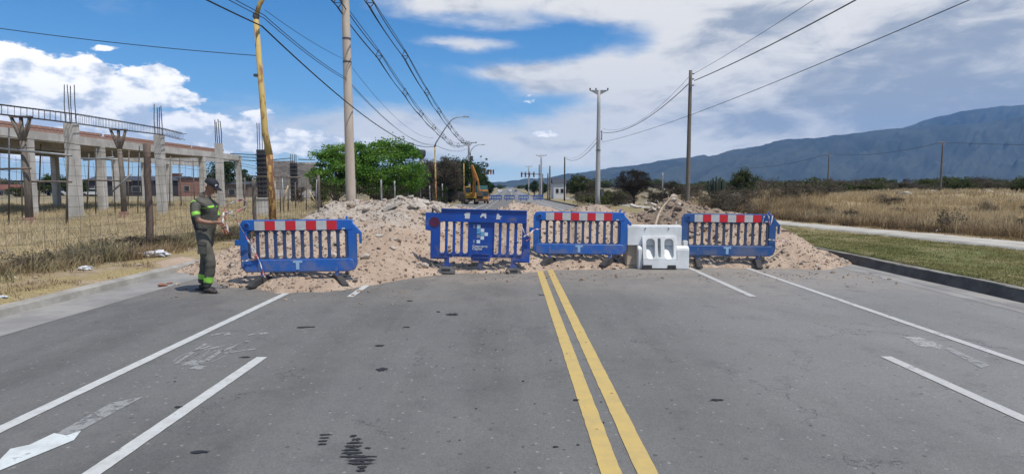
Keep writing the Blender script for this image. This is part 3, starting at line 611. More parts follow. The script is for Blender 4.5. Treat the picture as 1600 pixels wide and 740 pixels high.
def logo_barrier():
    x, Y = onroad(749, 11.35), 11.35
    t = thing('plastic_barrier', 'dark blue barrier with a pixel logo panel in the middle of the row', 'barrier', (x, Y, 0.0), R(2), None); t.rotation_euler.y = R(1.6)
    L, Rr = -.94, .94
    out = [(L+.19, 1.20), (L+.19, 1.115), (L-.10, 1.115), (L-.10, .79), (L, .77), (L, .245), (L+.30, .245), (L+.30, .29), (L+.76, .29), (L+.78, .215), (L+1.12, .215), (L+1.14, .29), (L+1.56, .29), (L+1.58, .21), (Rr, .21), (Rr, .70), (Rr-.04, .71), (Rr-.075, .78), (Rr-.075, 1.20)]
    slots = [rrect(L+c-.046, .36, L+c+.046, .97, .044, 4) for c in (.225, .367, .511, .656, 1.235, 1.383, 1.531, 1.680)]
    plate('panel', [out]+slots, .055, dblue, .008, t, 2)
    b = MB(); b.box((L+1.0, -.045, .965), (1.62, .035, .018)); b.box((L+1.0, -.040, 1.19), (1.62, .03, .022)); b.build('top_rib', dblue, t, bevel=.004)
    b = MB(); b.box((L+.95, -.045, .355), (.32, .03, .02)); b.box((L+.95, -.042, .29), (.30, .03, .02)); b.box((L+.20, -.04, .285), (.26, .03, .018)); b.box((Rr-.18, -.04, .245), (.26, .03, .018)); b.build('bottom_rib', dblue, t, bevel=.004)
    b = MB()
    for sx in (-.235, .235): b.box((L+.955+sx, -.036, .65), (.018, .02, .58))
    b.build('panel_edge', dblue, t, bevel=.003)
    b = MB()
    for c in (.225, .367, .511, .656, 1.235, 1.383, 1.531, 1.680): b.box((L+c, -.035, .352), (.10, .03, .014))
    b.build('slot_lip', dblue, t, bevel=.003)
    b = MB(); b.tube([(L+.07, -.028, .94), (L+.07, -.036, .94)], .095, 22, cap=True); b.build('round_reflector', mat('dull_red_disc', (.10, .012, .05), .5, .3, 12), t)
    b = MB(); b.tube([(L+.03, 0, 1.11), (L+.03, 0, 1.20)], .02, 8); b.build('peg', rubber, t)
    # pixel emblem and the two words under it
    lw = mat('logo_white', (.60, .68, .74), .5, .1, 20); lb = mat('logo_light_blue', (.12, .36, .60), .5, .1, 20); lg = mat('logo_grey', (.20, .25, .36), .5, .1, 20)
    s = .064; cx, cz = L+.90, .735
    for i, j, q in ((0, 2, lw), (1, 1, lw), (2, 0, lw), (1, -1, lw), (0, -2, lw), (1, 0, lb), (0, 1, lb), (.0, .55, lb), (-.0, -.6, lg), (-1.15, 2, lg), (-1.15, -2, lg)):
        b = MB(); w = s*1.03 if abs(i) != 1.15 else s*.5; b.box((cx+i*s*1.13, -.0305, cz+j*s*1.12), (w, .005, s*1.0)); b.build('logo_square', q, t)
    for w_, zz in (('Catamarca', .485), ('Capital', .437)):
        cu = bpy.data.curves.new('word', 'FONT'); cu.body = w_; cu.size = .062; cu.extrude = .002; cu.offset = .0016; cu.space_character = 1.05
        o = bpy.data.objects.new('word', cu); me = bpy.data.meshes.new_from_object(o); bpy.data.objects.remove(o); bpy.data.curves.remove(cu)
        me.transform(Matrix.Translation((L+.79, -.031, zz)) @ Matrix.Rotation(math.pi/2, 4, 'X')); me.materials.clear(); me.materials.append(paper); link('lettering', me, t)
    for cx, pts in ((L+.68, ((-.06, .02), (-.02, .055), (.055, .055), (.045, -.06), (-.045, -.06), (-.04, -.02))), (L+.98, ((-.06, -.02), (-.02, .05), (.055, .05), (.06, -.045), (.035, -.05), (.02, -.01), (-.02, -.01), (-.04, -.04))), (L+1.27, ((-.03, .055), (0, .055), (.02, .01), (.065, .0), (.02, -.03), (.045, -.055), (-.045, -.06)))):
        e = plate('torn_sticker', [[(cx+a, 1.08+c) for a, c in pts]], .004, paper, 0, t); shift(e, -.0305)
    for sx in (-.63, .63):
        b = MB(); b.box((sx, 0, .17), (.09, .07, .26)); b.box((sx, 0, .13), (.15, .11, .05)); b.build('foot_socket', dblue, t, bevel=.005)
        b = MB(); b.box((sx, -.02, .055), (.36, .42, .11), taper=.62); b.build('foot', rubg, t, bevel=.008)
        b = MB(); b.box((sx, -.19, .06), (.16, .03, .05)); b.build('foot_grip', rubber, t, bevel=.004)
    b = MB(); b.box((.0, 0, .15), (.05, .04, .14)); b.build('centre_peg', dblue, t)
    return t
bar2 = logo_barrier()

def white_barrier():
    wp = mat('white_plastic', (.78, .78, .76), .5, .15, 2.5, .06, 40, col2=(.60, .59, .57)); 
    x, Y = onroad(1028, 12.0), 12.0
    t = thing('water_filled_barrier', 'white water filled plastic block with moulded recesses', 'barrier', (x, Y, 0), R(-3))
    # lower block with a central bay cut out: left cheek, right cheek, base
    def prism(b, pts, x0, x1, mi=0):
        n = len(pts); V = [(x0, y, z) for y, z in pts]+[(x1, y, z) for y, z in pts]
        b.addm(V, [tuple(range(n)), tuple(range(2*n-1, n-1, -1))]+[(k, k+n, (k+1) % n+n, (k+1) % n) for k in range(n)], mi)
    b = MB(); prism(b, [(-.09, .46), (.14, .46), (.14, .845), (.10, .86), (-.06, .86), (-.09, .845)], -.60, .47); b.box((0.38, .02, .90), (.03, .03, .08), taper=.8); b.build('upper_body', wp, t, bevel=.012)
    for xa, xb in ((-.40, -.31), (.35, .60)): b = MB(); prism(b, [(-.20, 0), (.24, 0), (.24, .30), (.18, .46), (-.12, .46), (-.20, .40)], xa, xb); b.build('side_block', wp, t, bevel=.014)
    b = MB(); b.box((.56, .0, .505), (.09, .12, .10)); b.build('side_cap', wp, t, bevel=.012)
    # sloped front face with three tall recesses
    fr = plate('front_panel', [[(-.31, .19), (.35, .19), (.35, .66), (-.31, .66)], rrect(-.24, .205, -.075, .60, .07, 5), rrect(-.015, .23, .04, .61, .026, 4), rrect(.115, .205, .29, .60, .07, 5)], .07, wp, .008, t, 2)
    M = Matrix.Translation((0, -.215, 0)) @ Matrix.Translation((0, 0, .19)) @ Matrix.Rotation(R(-13), 4, 'X') @ Matrix.Translation((0, 0, -.19)); fr.data.transform(M)
    b = MB(); prism(b, [(-.215, .20), (.13, .20), (.13, .66), (.09, .66)], -.305, .345); b.build('recess_back', wp, t)
    b = MB(); prism(b, [(-.262, .02), (.22, .02), (.22, .21), (-.255, .195)], -.312, .352); b.build('base', wp, t, bevel=.012)
    b = MB(); b.box((-.23, -.262, .045), (.19, .025, .09)); b.box((.25, -.262, .045), (.16, .025, .09)); b.build('forklift_opening', rubber, t)
    b = MB(); b.box((-.25, -.095, .80), (.02, .02, .02)); b.box((.21, -.095, .80), (.02, .02, .02)); b.build('plug', rubber, t)
    return t
wbar = white_barrier()
# the beige block half hidden behind it
tan_ = mat('dusty_beige_plastic', (.52, .40, .29), .8, .2, 3, .1, 30)
t = thing('plastic_block', 'dusty beige block standing behind the left end of the white barrier', 'block', (onroad(990, 12.16), 12.16, 0.0), R(4))
b = MB(); b.box((0, 0, .29), (.34, .3, .50), taper=.94); b.build('body', tan_, t, bevel=.02); b = MB(); b.box((0, 0, .02), (.38, .34, .04)); b.build('base', tan_, t, bevel=.008)

# ------------------------------------------------------------------ barrier tape (a twisted plastic ribbon)
tp = bpy.data.materials.new('barrier_tape'); tp.use_nodes = True; q = tp.node_tree; X = Nd(q); uvn = X.new('ShaderNodeAttribute', attribute_name='run').outputs['Fac']
stp = X.m('GREATER_THAN', X.m('FRACT', X.mul(uvn, 3.1)), .60); q.links.new(X.mix(stp, (.62, .56, .54, 1), (.50, .17, .17, 1)), q.nodes['Principled BSDF'].inputs['Base Color']); q.nodes['Principled BSDF'].inputs['Roughness'].default_value = .45
def tape(label, ctrl, w=.03, name='barrier_tape', n=60, seed=0, twist=7, group=None, cat='tape'):
    rr = random.Random(seed); P = [Vector(p) for p in ctrl]; out = []
    for i in range(len(P)-1):              # Catmull-Rom through the control points
        p0, p1, p2, p3 = P[max(i-1, 0)], P[i], P[i+1], P[min(i+2, len(P)-1)]; k = max(3, int(n/len(P)))
        for j in range(k):
            s = j/k; out.append(.5*((2*p1)+(-p0+p2)*s+(2*p0-5*p1+4*p2-p3)*s*s+(-p0+3*p1-3*p2+p3)*s**3))
    out.append(P[-1]); V = []; run = []; L = 0
    for i, p in enumerate(out):
        tn = (out[min(i+1, len(out)-1)]-out[max(i-1, 0)]).normalized(); s_ = tn.orthogonal().normalized(); s_ = Matrix.Rotation(.9+twist*.5*math.sin(i*.21+seed)+i*.03, 3, tn) @ s_
        if i: L += (p-out[i-1]).length
        nn = tn.cross(s_); ww = w*(.8+.2*math.sin(i*.9))
        V += [p-s_*ww/2, p+nn*.006+s_*0, p+s_*ww/2]; run += [L]*3
    Fs = []
    for i in range(len(out)-1):
        for c in (0, 1): Fs.append((3*i+c, 3*i+c+1, 3*i+c+4, 3*i+c+3))
    me = mesh_np(name, [tuple(v) for v in V], Fs, tp, True); a = me.attributes.new('run', 'FLOAT', 'POINT'); a.data.foreach_set('value', np.array(run, np.float32))
    o = link(name, me); md = o.modifiers.new('thickness', 'SOLIDIFY'); md.thickness = .0012; return tag(o, label, cat, group)

# ------------------------------------------------------------------ the worker
def skin_body(name, chains, parent=None, sub=2):
    """one continuous skinned surface from chains of (x, y, z, r) joints; chains start at an index of an earlier joint"""
    V = []; E = []; rad = []
    for start, pts in chains:
        prev = start
        for p in pts:
            V.append(p[:3]); rad.append(p[3:] if len(p) == 5 else (p[3], p[3])); i = len(V)-1
            if prev is not None: E.append((prev, i))
            prev = i
    me = bpy.data.meshes.new(name); me.from_pydata(V, E, []); o = link(name, me)
    md = o.modifiers.new('skin', 'SKIN'); md.use_smooth_shade = True; sv = me.skin_vertices[0].data
    for i, r_ in enumerate(rad): sv[i].radius = r_
    sv[0].use_root = True
    s2 = o.modifiers.new('sub', 'SUBSURF'); s2.levels = sub; s2.render_levels = sub
    bpy.context.view_layer.update(); dg = bpy.context.evaluated_depsgraph_get(); m2 = bpy.data.meshes.new_from_object(o.evaluated_get(dg)); m2.name = name
    bpy.data.objects.remove(o); m2.materials.clear(); return m2, V, E
def worker():
    cloth = mat('olive_grey_cloth', (.115, .108, .085), .9, .35, 9, .5, 45, col2=(.075, .070, .058)); skin = mat('skin', (.30, .15, .095), .55, .15, 8)
    hivis = mat('hi_vis_yellow', (.30, .66, .07), .6, .12, 20); boot = mat('boot_leather', (.045, .036, .03), .7, .3, 12, .3, 60); cap_m = mat('navy_cap', (.012, .014, .022), .8, .3, 12, .3, 80)
    dark_cloth = mat('belt_and_shaded_back', (.016, .018, .024), .85, .3, 9, .4, 60); glove = mat('work_glove', (.33, .10, .055), .85, .3, 20, .3, 60); hair = mat('black_hair', (.008, .007, .006), .7, .3, 30)
    Y = 9.25; t = thing('person', 'worker in olive overalls with lime bands and dark cap, holding striped tape', 'person', (onroad(316, Y), Y, 0.0), R(-6))
    t.rotation_euler.y = R(3.5)            # leans a little towards the barrier
    A = [ # torso from pelvis up to the head
     (None, [(-.04, 0, .90, .125, .155), (-.045, 0, 1.00, .12, .15), (-.06, 0, 1.14, .13, .165), (-.065, 0, 1.28, .135, .18), (-.06, 0, 1.38, .115, .16), (-.035, 0, 1.455, .06, .07), (-.005, 0, 1.53, .052, .054), (.01, 0, 1.60, .05, .052)]),
     (0, [(-.02, -.10, .84, .11, .10), (.05, -.115, .68, .098, .095), (.135, -.12, .50, .080, .082), (.125, -.12, .34, .076, .078), (.095, -.12, .16, .070, .072), (.075, -.12, .09, .045, .05)]),
     (0, [(-.06, .10, .84, .11, .10), (-.09, .11, .66, .098, .092), (-.10, .115, .48, .080, .08), (-.125, .115, .32, .076, .078), (-.15, .12, .16, .070, .072), (-.16, .12, .09, .045, .05)]),
     (4, [(-.07, -.17, 1.37, .070, .072), (-.06, -.235, 1.26, .066, .068), (-.02, -.25, 1.165, .060, .062), (.01, -.25, 1.125, .041, .042), (.11, -.215, 1.10, .036, .038), (.20, -.16, 1.105, .025, .029), (.225, -.145, 1.11, .024, .03)]),
     (4, [(-.07, .17, 1.37, .070, .072), (-.04, .23, 1.26, .064, .066), (.0, .235, 1.14, .058, .06), (.03, .225, 1.09, .040, .041), (.13, .15, 1.02, .035, .036), (.21, .06, .975, .025, .029), (.235, .035, .965, .024, .03)]),
    ]
    me, V, E = skin_body('body', A)
    V = [Vector(v) for v in V]
    me.materials.append(cloth); me.materials.append(skin); me.materials.append(hivis); me.materials.append(dark_cloth)
    me.update(); armn = set(range(20, 27)); arm2 = set(range(27, 34))
    for p in me.polygons:
        c = p.center; best = None
        for a, b_ in E:
            d = V[b_]-V[a]; s = max(0, min(1, (c-V[a]).dot(d)/d.length_squared)); q = (c-V[a]-d*s).length
            if best is None or q < best[0]: best = (q, a, b_, s)
        _, a, b_, s = best; mi = 0
        arm = b_ in armn or b_ in arm2; k = (b_-20) if b_ in armn else (b_-27)
        if arm and (k > 3 or (k == 3 and s > .35)): mi = 1
        elif arm and k == 2 and .25 < s < .75: mi = 2
        elif not arm and b_ in (5, 6, 7) and c.z > 1.475: mi = 1
        elif b_ in (12, 18) and .12 < (c.z-.16)/.16 < .62: mi = 2
        elif not arm and c.z > .98 and c.x < -.085 and c.z < 1.42: mi = 3  # back of the torso coloured darker, shade on that side painted in
        p.material_index = mi
    me.polygons.foreach_set('use_smooth', [True]*len(me.polygons))
    for v in me.vertices:                  # fuller back and chest under the loose jacket
        if .93 < v.co.z < 1.44 and abs(v.co.y) < .19: v.co.x = -.06+(v.co.x+.06)*(1+.32*math.sin((v.co.z-.93)/.51*math.pi)**.5)
    # wrinkles in the cloth
    me.update()
    for v in me.vertices:
        if v.co.z < 1.45: v.co += v.normal*(mnoise.noise(v.co*11)*.008+mnoise.noise(Vector((v.co.x*6, v.co.y*6, v.co.z*26)))*.007)
    link('body', me, t)
    from mathutils.bvhtree import BVHTree
    bv = BVHTree.FromPolygons([v.co.copy() for v in me.vertices], [tuple(p.vertices) for p in me.polygons])
    def patch(y0, y1, z0, z1, sx, slant=0.0):
        nu, nv = 9, 3; V = []
        for j in range(nv):
            for i in range(nu):
                y = y0+(y1-y0)*i/(nu-1); z = z0+(z1-z0)*j/(nv-1)+slant*i/(nu-1); hit = bv.ray_cast(Vector((sx, y, z)), Vector((-sx, 0, 0)))[0]
                V.append(tuple((hit or Vector((-.06, y, z)))+Vector((sx*.006, 0, 0))))
        Fs = [(j*nu+i, j*nu+i+1, (j+1)*nu+i+1, (j+1)*nu+i) for j in range(nv-1) for i in range(nu-1)]
        o = link('reflective_band', mesh_np('reflective_band', V, Fs, hivis, True), t); md = o.modifiers.new('thickness', 'SOLIDIFY'); md.thickness = .003
    patch(-.155, -.03, 1.295, 1.335, 1, .02); patch(.03, .155, 1.315, 1.355, 1, -.02); patch(-.19, -.05, 1.355, 1.405, -1, .03); patch(.05, .19, 1.385, 1.43, -1, -.03)
    # head: skull, jaw, nose, ears in one surface; looks right and down
    hm, hv, he = skin_body('head', [(None, [(.0, 0, 0, .082, .075), (.035, 0, .05, .078, .072), (.0, 0, .075, .08, .074)]), (0, [(.055, 0, -.045, .052, .052), (.075, 0, -.075, .034, .038)]), (0, [(-.035, 0, .02, .075, .07)])], sub=2)
    hm.materials.append(skin); hm.materials.append(hair); hm.polygons.foreach_set('use_smooth', [True]*len(hm.polygons))
    for p in hm.polygons:
        c = p.center
        if c.x < .0 and c.z > -.035: p.material_index = 1
    Mh = Matrix.Translation((.02, 0, 1.625)) @ Matrix.Rotation(R(27), 4, 'Y'); hm.transform(Mh); head = link('head', hm, t)
    def hb(name, mt, fn, smooth='sharp', bevel=0):
        b = MB(); fn(b); me = b.mesh(name, mt, smooth, bevel); me.transform(Mh); return link(name, me, head)
    hb('nose', skin, lambda b: b.tube([(.108, 0, .035), (.126, 0, .0), (.135, 0, -.018), (.115, 0, -.026)], [.008, .013, .017, .008], 8), 'all')
    hb('mouth', mat('lips', (.22, .085, .065), .5), lambda b: b.tube([(.098, -.025, -.052), (.110, 0, -.050), (.098, .025, -.052)], [.003, .007, .003], 6), 'all')
    for s in (-1, 1):
        hb('ear', skin, lambda b: b.tube([(-.005, s*.078, -.022), (.0, s*.086, .0), (-.008, s*.084, .028)], [.008, .015, .008], 7), 'all')
        hb('eye', mat('eye_dark', (.02, .015, .012), .3), lambda b: b.tube([(.092, s*.038, .030), (.099, s*.032, .030), (.100, s*.024, .029)], [.003, .007, .003], 6), 'all')
    def cap(b):
        n = 18; ring = []
        for j, (zz, rx, ry) in enumerate(((.048, .108, .092), (.075, .108, .093), (.105, .098, .085), (.128, .072, .064), (.140, .035, .03), (.142, .004, .004))):
            b.v += [(.005+rx*math.cos(2*math.pi*k/n), ry*math.sin(2*math.pi*k/n), zz) for k in range(n)]
            if j:
                for k in range(n): b.f.append(((j-1)*n+k, (j-1)*n+(k+1) % n, j*n+(k+1) % n, j*n+k)); b.mi.append(0)
        V = []; 
        for k in range(9):
            a = R(-52+13*k); V += [(.005+.100*math.cos(a), .088*math.sin(a), .052), (.005+.100*math.cos(a)+.085*math.cos(a*.55), .092*math.sin(a)*1.02, .045)]
        n0 = len(V); V += [(x, y, z-.006) for x, y, z in V]
        Fs = []
        for k in range(8): Fs += [(2*k, 2*k+1, 2*k+3, 2*k+2), (n0+2*k+2, n0+2*k+3, n0+2*k+1, n0+2*k), (2*k+1, n0+2*k+1, n0+2*k+3, 2*k+3)]
        b.addm(V, Fs)
    hb('cap', cap_m, cap, 'all')
    hb('cap_badge', paper, lambda b: b.box((.100, -.035, .085), (.02, .03, .03)))
    # collar, belt, pocket flap
    b = MB(); b.tube([(-.075, 0, 1.455), (-.05, 0, 1.475), (-.028, 0, 1.50)], [.09, .085, .066], 14, cap=False); b.build('collar', cloth, t, 'all')
    b = MB(); b.tube([(-.045, 0, .965), (-.045, 0, 1.0)], .158, 20, cap=False); o = b.build('belt', dark_cloth, t, 'all'); o.scale = (.86, 1, 1)
    b = MB(); b.box((.05, -.207, .70), (.14, .03, .17)); b.box((.05, -.222, .775), (.15, .014, .05)); b.build('thigh_pocket', cloth, t, bevel=.008)
    # boots with soles
    for (x, y) in ((.075, -.12), (-.16, .12)):
        bm_, _, _ = skin_body('boot', [(None, [(x-.01, y, .10, .055, .055), (x, y, .055, .055, .052), (x+.08, y, .045, .048, .036), (x+.17, y-.005, .035, .042, .028)]), (1, [(x-.055, y, .045, .042, .04)])], sub=2)
        for v in bm_.vertices: v.co.z = max(v.co.z, .012)
        bm_.materials.append(boot); bm_.polygons.foreach_set('use_smooth', [True]*len(bm_.polygons)); bo = link('boot', bm_, t)
        b = MB(); b.box((x+.05, y, .010), (.29, .10, .020)); b.build('sole', rubber, bo, bevel=.008)
    # hands: palm, four fingers of different lengths, thumb; closed round the tape
    def hand(wrist, fwd, palm_n, mt, curl):
        wrist = Vector(wrist); f = Vector(fwd).normalized(); n = Vector(palm_n); n = (n-f*n.dot(f)).normalized(); s = f.cross(n)
        ch = [(None, [(*wrist, .022), (*(wrist+f*.035), .027, .016), (*(wrist+f*.075), .030, .015)])]
        hmesh, _, _ = skin_body('hand', ch, sub=2); bm = bmesh.new(); bm.from_mesh(hmesh)
        for k, L in enumerate((.072, .080, .075, .060)):
            base = wrist+f*.078+s*(-.028+.0185*k); pts = [(*(base-f*.02), .0095)]; d = f.copy(); p = base
            for j, seg in enumerate((.42, .32, .26)):
                d = (Matrix.Rotation(curl*(.8+.18*k)*(1 if j else .6), 3, s) @ d); p = p+d*L*seg; pts.append((*p, .0092-.0011*j))
            fm, _, _ = skin_body('f', [(None, pts)], sub=1); bm.from_mesh(fm); bpy.data.meshes.remove(fm)
        b0 = wrist+f*.03-s*.026; d = (f*.6-s*.75+n*.35).normalized(); p1 = b0+d*.035; d2 = (f*.95-s*.1+n*.55).normalized(); p2 = p1+d2*.03; p3 = p2+d2*.022
        fm, _, _ = skin_body('f', [(None, [(*b0, .012), (*p1, .0115), (*p2, .0105), (*p3, .009)])], sub=1); bm.from_mesh(fm); bpy.data.meshes.remove(fm)
        bm.to_mesh(hmesh); bm.free(); hmesh.materials.append(mt); hmesh.polygons.foreach_set('use_smooth', [True]*len(hmesh.polygons)); return link('hand', hmesh, t)
    hand((.215, -.152, 1.107), (1, .35, .05), (0, .3, -1), skin, R(42)); hand((.222, .048, .971), (1, -.35, -.1), (0, -.2, -1), glove, R(48))
    return t
wk = worker()
bpy.context.view_layer.update()
wl = lambda p: wk.matrix_world @ Vector(p)
h1 = wl((.325, -.11, 1.095)); h2 = wl((.33, .01, .945))
tape('striped tape looping up from the worker\'s hands', [h1, h1+Vector((-.01, -.01, .04)), at(352, 324, 9.2), at(364, 316, 9.15), at(380, 312, 9.15), at(386, 319, 9.2), at(378, 327, 9.25), at(362, 331, 9.2), at(352, 334, 9.2), h2], .035, n=80, seed=1)
tape('striped tape running from the worker\'s glove down to the barrier foot', [h2, at(352, 337, 9.2), at(362, 334, 9.3), at(373, 349, 9.5), at(392, 383, 9.66), at(403, 402, 9.67), at(412, 428, 9.62), at(415, 433, 9.6)], .032, n=80, seed=4)
tape('striped tape knotted round the barrier beside the worker', [at(378, 408, 9.66), at(390, 406, 9.66), at(400, 404, 9.67), at(397, 385, 9.67), at(397, 372, 9.68), at(394, 392, 9.67), at(401, 405, 9.67)], .035, n=50, seed=6)
tape('white tape wrapped over the top of the rightmost barrier', [at(1191, 352, 11.9), at(1193, 340, 11.93), at(1197, 335.5, 12.05), at(1201, 338, 11.93), at(1203, 352, 11.9), at(1207, 338, 11.93), at(1202, 334, 12.0)], .03, n=50, seed=7)
tape('short pink and white tape tied across the end of the rightmost barrier', [at(1200, 374, 11.95), at(1208, 375, 11.96), at(1217, 377, 11.97), at(1224, 376, 12.1), at(1233, 380, 12.4)], .03, n=40, seed=9)
tape('white strap joining the dark blue barrier to the striped one', [at(815, 355, 11.25), at(822, 367, 11.28), at(828, 366, 11.35), at(834, 359, 11.6), at(842, 357.5, 11.85), at(850, 358, 11.95)], .028, n=40, seed=11)
tape('pale strap tied round the right end of the dark blue barrier', [at(818, 370, 11.27), at(826, 366, 11.27), at(829, 372, 11.3), at(822, 376, 11.28)], .035, n=30, seed=12)
# dry branch stuck in the right heap
brm = mat('dry_branch', (.47, .36, .25), .85, .3, 12, .3, 60)
def branch(label, segs, name='dry_branch', cat='branch', group=None):
    b = MB()
    for pts, r in segs: b.tube([at(*p) for p in pts], r, 6)
    return tag(b.build(name, brm, smooth='sharp'), label, cat, group)
branch('long bleached stick poking up out of the right heap', [([(1024, 352, 12.3), (1028, 338, 12.5), (1034, 325, 12.7), (1041, 317, 12.9), (1050, 306, 13.1)], [.03, .026, .02, .015, .008]), ([(1034, 325, 12.7), (1029, 318, 12.7), (1027, 313, 12.8)], [.014, .01, .006]), ([(1030, 333, 12.6), (1038, 337, 12.5), (1042, 331, 12.6)], [.014, .01, .007])])
branch('tangle of thin dry sticks on top of the right heap', [([(1040, 321, 13), (1050, 308, 13.1), (1062, 305, 13.2)], .010), ([(1036, 312, 13), (1052, 307, 13.1), (1064, 309, 13.2)], .009), ([(1048, 318, 13), (1044, 306, 13.1)], .008), ([(1060, 310, 13.1), (1064, 304, 13.1)], .007), ([(1030, 318, 13), (1045, 311, 13.1)], .009)])
# ------------------------------------------------------------------ poles
woodp = mat('weathered_pole_wood', (.20, .165, .135), .9, .4, 3, .5, 30, col2=(.115, .095, .08), stretch=(4, 4, .5))
concp = mat('pole_concrete', (.58, .48, .39), .9, .2, 1.5, .3, 30, col2=(.42, .34, .27), stretch=(1.5, 1.5, .25))
concg = mat('pole_concrete_grey', (.42, .41, .39), .9, .2, 1.5, .2, 30, col2=(.31, .30, .29), stretch=(2, 2, .3))
yelp = mat('rusty_yellow_paint', (.50, .35, .11), .75, .3, 5.0, .3, 30, col2=(.20, .085, .04), stretch=(2.5, 2.5, .7), lo=.36, hi=.50)
rustp = mat('flaking_yellow_paint', (.42, .25, .07), .8, .3, 4.5, .4, 30, col2=(.13, .05, .03), lo=.50, hi=.54, stretch=(3, 3, 1.1))
metal = mat('dark_galvanised', (.11, .11, .115), .5, .3, 8, .1, 30, metal=.5); galv = mat('galvanised_grey', (.30, .31, .32), .5, .3, 8, .1, 30, metal=.3)
ins = mat('insulator_glaze', (.07, .045, .04), .3, .2, 8); blk = mat('cable_black', (.012, .012, .013), .6, .2, 8)
def vpole(b, h, r0, r1, lean=(0, 0), n=14, seg=8): b.tube([(lean[0]*k/seg, lean[1]*k/seg, -.3 if k == 0 else h*k/seg) for k in range(seg+1)], [r0+(r1-r0)*k/seg for k in range(seg+1)], n)
def lamp(label, x, Y, leanx, paint_h, group=True, zs=5.3):
    t = thing('street_lamp', label, 'street lamp', (x, Y, gz(x, Y)), 0, 'yellow street lamps along the left verge')
    b = MB(); b.tube([(0, 0, -.3), (leanx*.1, 0, 1.6), (leanx*.16, 0, 2.5)], [.105, .095, .091], 12); b.build('rusty_base', rustp, t, 'all')
    b = MB(); b.tube([(leanx*.16, 0, 2.5), (leanx*.5, 0, zs*.5), (leanx, 0, zs)], [.093, .085, .07], 12); b.build('pole', yelp, t, 'all')
    A = Vector((leanx, 0, zs)); b = MB(); b.tube([A, A+Vector((.12, 0, .35)), A+Vector((.9, 0, 1.55)), A+Vector((1.35, 0, 2.2)), A+Vector((1.65, 0, 2.5)), A+Vector((2.05, 0, 2.68)), A+Vector((2.7, 0, 2.75))], [.07, .062, .055, .05, .045, .04, .038], 10); b.build('arm', galv if Y > 30 else yelp, t, 'all')
    b = MB(); b.box(A+Vector((2.95, 0, 2.75)), (.65, .22, .12), taper=.7); b.build('lamp_head', galv, t, bevel=.02)
    b = MB(); b.tube([A+Vector((0, 0, -.02)), A+Vector((.02, 0, .08))], .09, 10); b.tube([A+Vector((-.02, 0, -1.6)), A+Vector((-.02, 0, -1.54))], .095, 10); b.build('bracket', metal, t)
    return t, Vector((x, Y, gz(x, Y)))+A
L1 = at(427, 340, 17.0); l1x = L1.x
_, A1 = lamp('rusty yellow street lamp leaning beside the fence, nearest of the lamps', l1x, 17.0, -.30, 1, zs=6.25)
_, A2 = lamp('yellow street lamp with curved grey arm past the green tree', at(681, 300, 57).x, 57, -.05, 1, zs=5.75)
_, A3 = lamp('far thin street lamp beside the excavator', at(725, 300, 92).x, 92, 0, 1, zs=5.9)
def big_pole():
    Y = 27.0; p = at(548.5, 310, Y); z = gz(p.x, Y); t = thing('utility_pole', 'thick tan concrete pole rising out of the frame behind the left heap', 'pole', (p.x, Y, z))
    b = MB(); vpole(b, 12.6, .225, .15, (-.07, 0), 20); b.build('pole', concp, t, 'all')
    for zz in (7.15, 8.15): b = MB(); b.tube([(-.04, 0, zz), (-.04, 0, zz+.07)], .19, 18); b.build('band', metal, t)
    b = MB(); b.box((-.07, 0, 10.3), (2.2, .14, .14)); b.build('crossarm', metal, t)
    return p.x, Y, z
bp = big_pole()
def hpole(label, px, Y, ztop, r0, r1, arm=1.0, m_=None, group=None, ins_n=3, tri=True, base_px=None, name='utility_pole'):
    p = at(px, 300, Y); z = gz(p.x, Y); h = ztop-z; t = thing(name, label, 'pole', (p.x, Y, z), 0, group)
    b = MB(); vpole(b, h, r0, r1); b.build('pole', m_ or concg, t, 'all')
    if arm:
        b = MB()
        if tri: V = [(-arm, -.08, h), (arm, -.08, h), (.18, -.08, h-.42), (-.18, -.08, h-.42)]; b.addm(V+[(x, .08, z_) for x, _, z_ in V], [(3, 2, 1, 0), (4, 5, 6, 7), (0, 1, 5, 4), (1, 2, 6, 5), (2, 3, 7, 6), (3, 0, 4, 7)])
        else: b.box((0, 0, h), (2*arm, .12, .14)); b.bar((-.5*arm, 0, h), (0, 0, h-.7), .05); b.bar((.5*arm, 0, h), (0, 0, h-.7), .05)
        b.build('crossarm', m_ if tri and m_ else galv, t)
        for k in range(ins_n): x = -arm*.9+1.8*arm*k/max(1, ins_n-1); x = x if not (tri and k == 1) else -.3*arm; b = MB(); b.tube([(x, 0, h), (x, 0, h+.16), (x, 0, h+.22)], [.05, .085, .04], 8); b.build('insulator', ins, t)
    return t, Vector((p.x, Y, ztop))
_, HP = hpole('tall pale concrete pole with tapered crossarm on the right verge', 934, 61, at(935, 141, 61).z, .27, .15, .98)
b = MB(); b.box((.33, 0, 7.1), (.08, .08, 1.0)); b.bar((.1, 0, 7.5), (.33, 0, 7.4), .04); b.bar((.1, 0, 6.8), (.33, 0, 6.8), .04); b.build('bracket', metal, _); b = MB(); b.tube([(0, 0, 5.6), (0, 0, 5.68)], .25, 12); b.build('band', metal, _)
b = MB(); b.box((.42, -.1, 1.4), (.32, .25, .75)); b.build('meter_box', metal, _, bevel=.02)
_, WP = hpole('weathered wooden pole on the right carrying the thick cable', 1074.5, 35.5, at(1078, 110, 35.5).z, .14, .095, 0, woodp)
for zz in (.25, .55, .9): b = MB(); b.box((.16, 0, WP.z-gz(WP.x, 35.5)-zz+.05), (.12, .05, .06)); b.build('bracket', metal, _)
_, DP = hpole('thin dark wooden pole by the right kerb, left of the pale concrete pole', 882, 100, at(882, 245, 100).z, .13, .10, 0, mat('dark_pole_wood', (.05, .042, .036), .9, .3, 3))
_, FP = hpole('power pole with crossarm and hanging gear behind the excavator', 733, 103, at(733, 223, 103).z, .24, .17, 1.35, concg, tri=False)
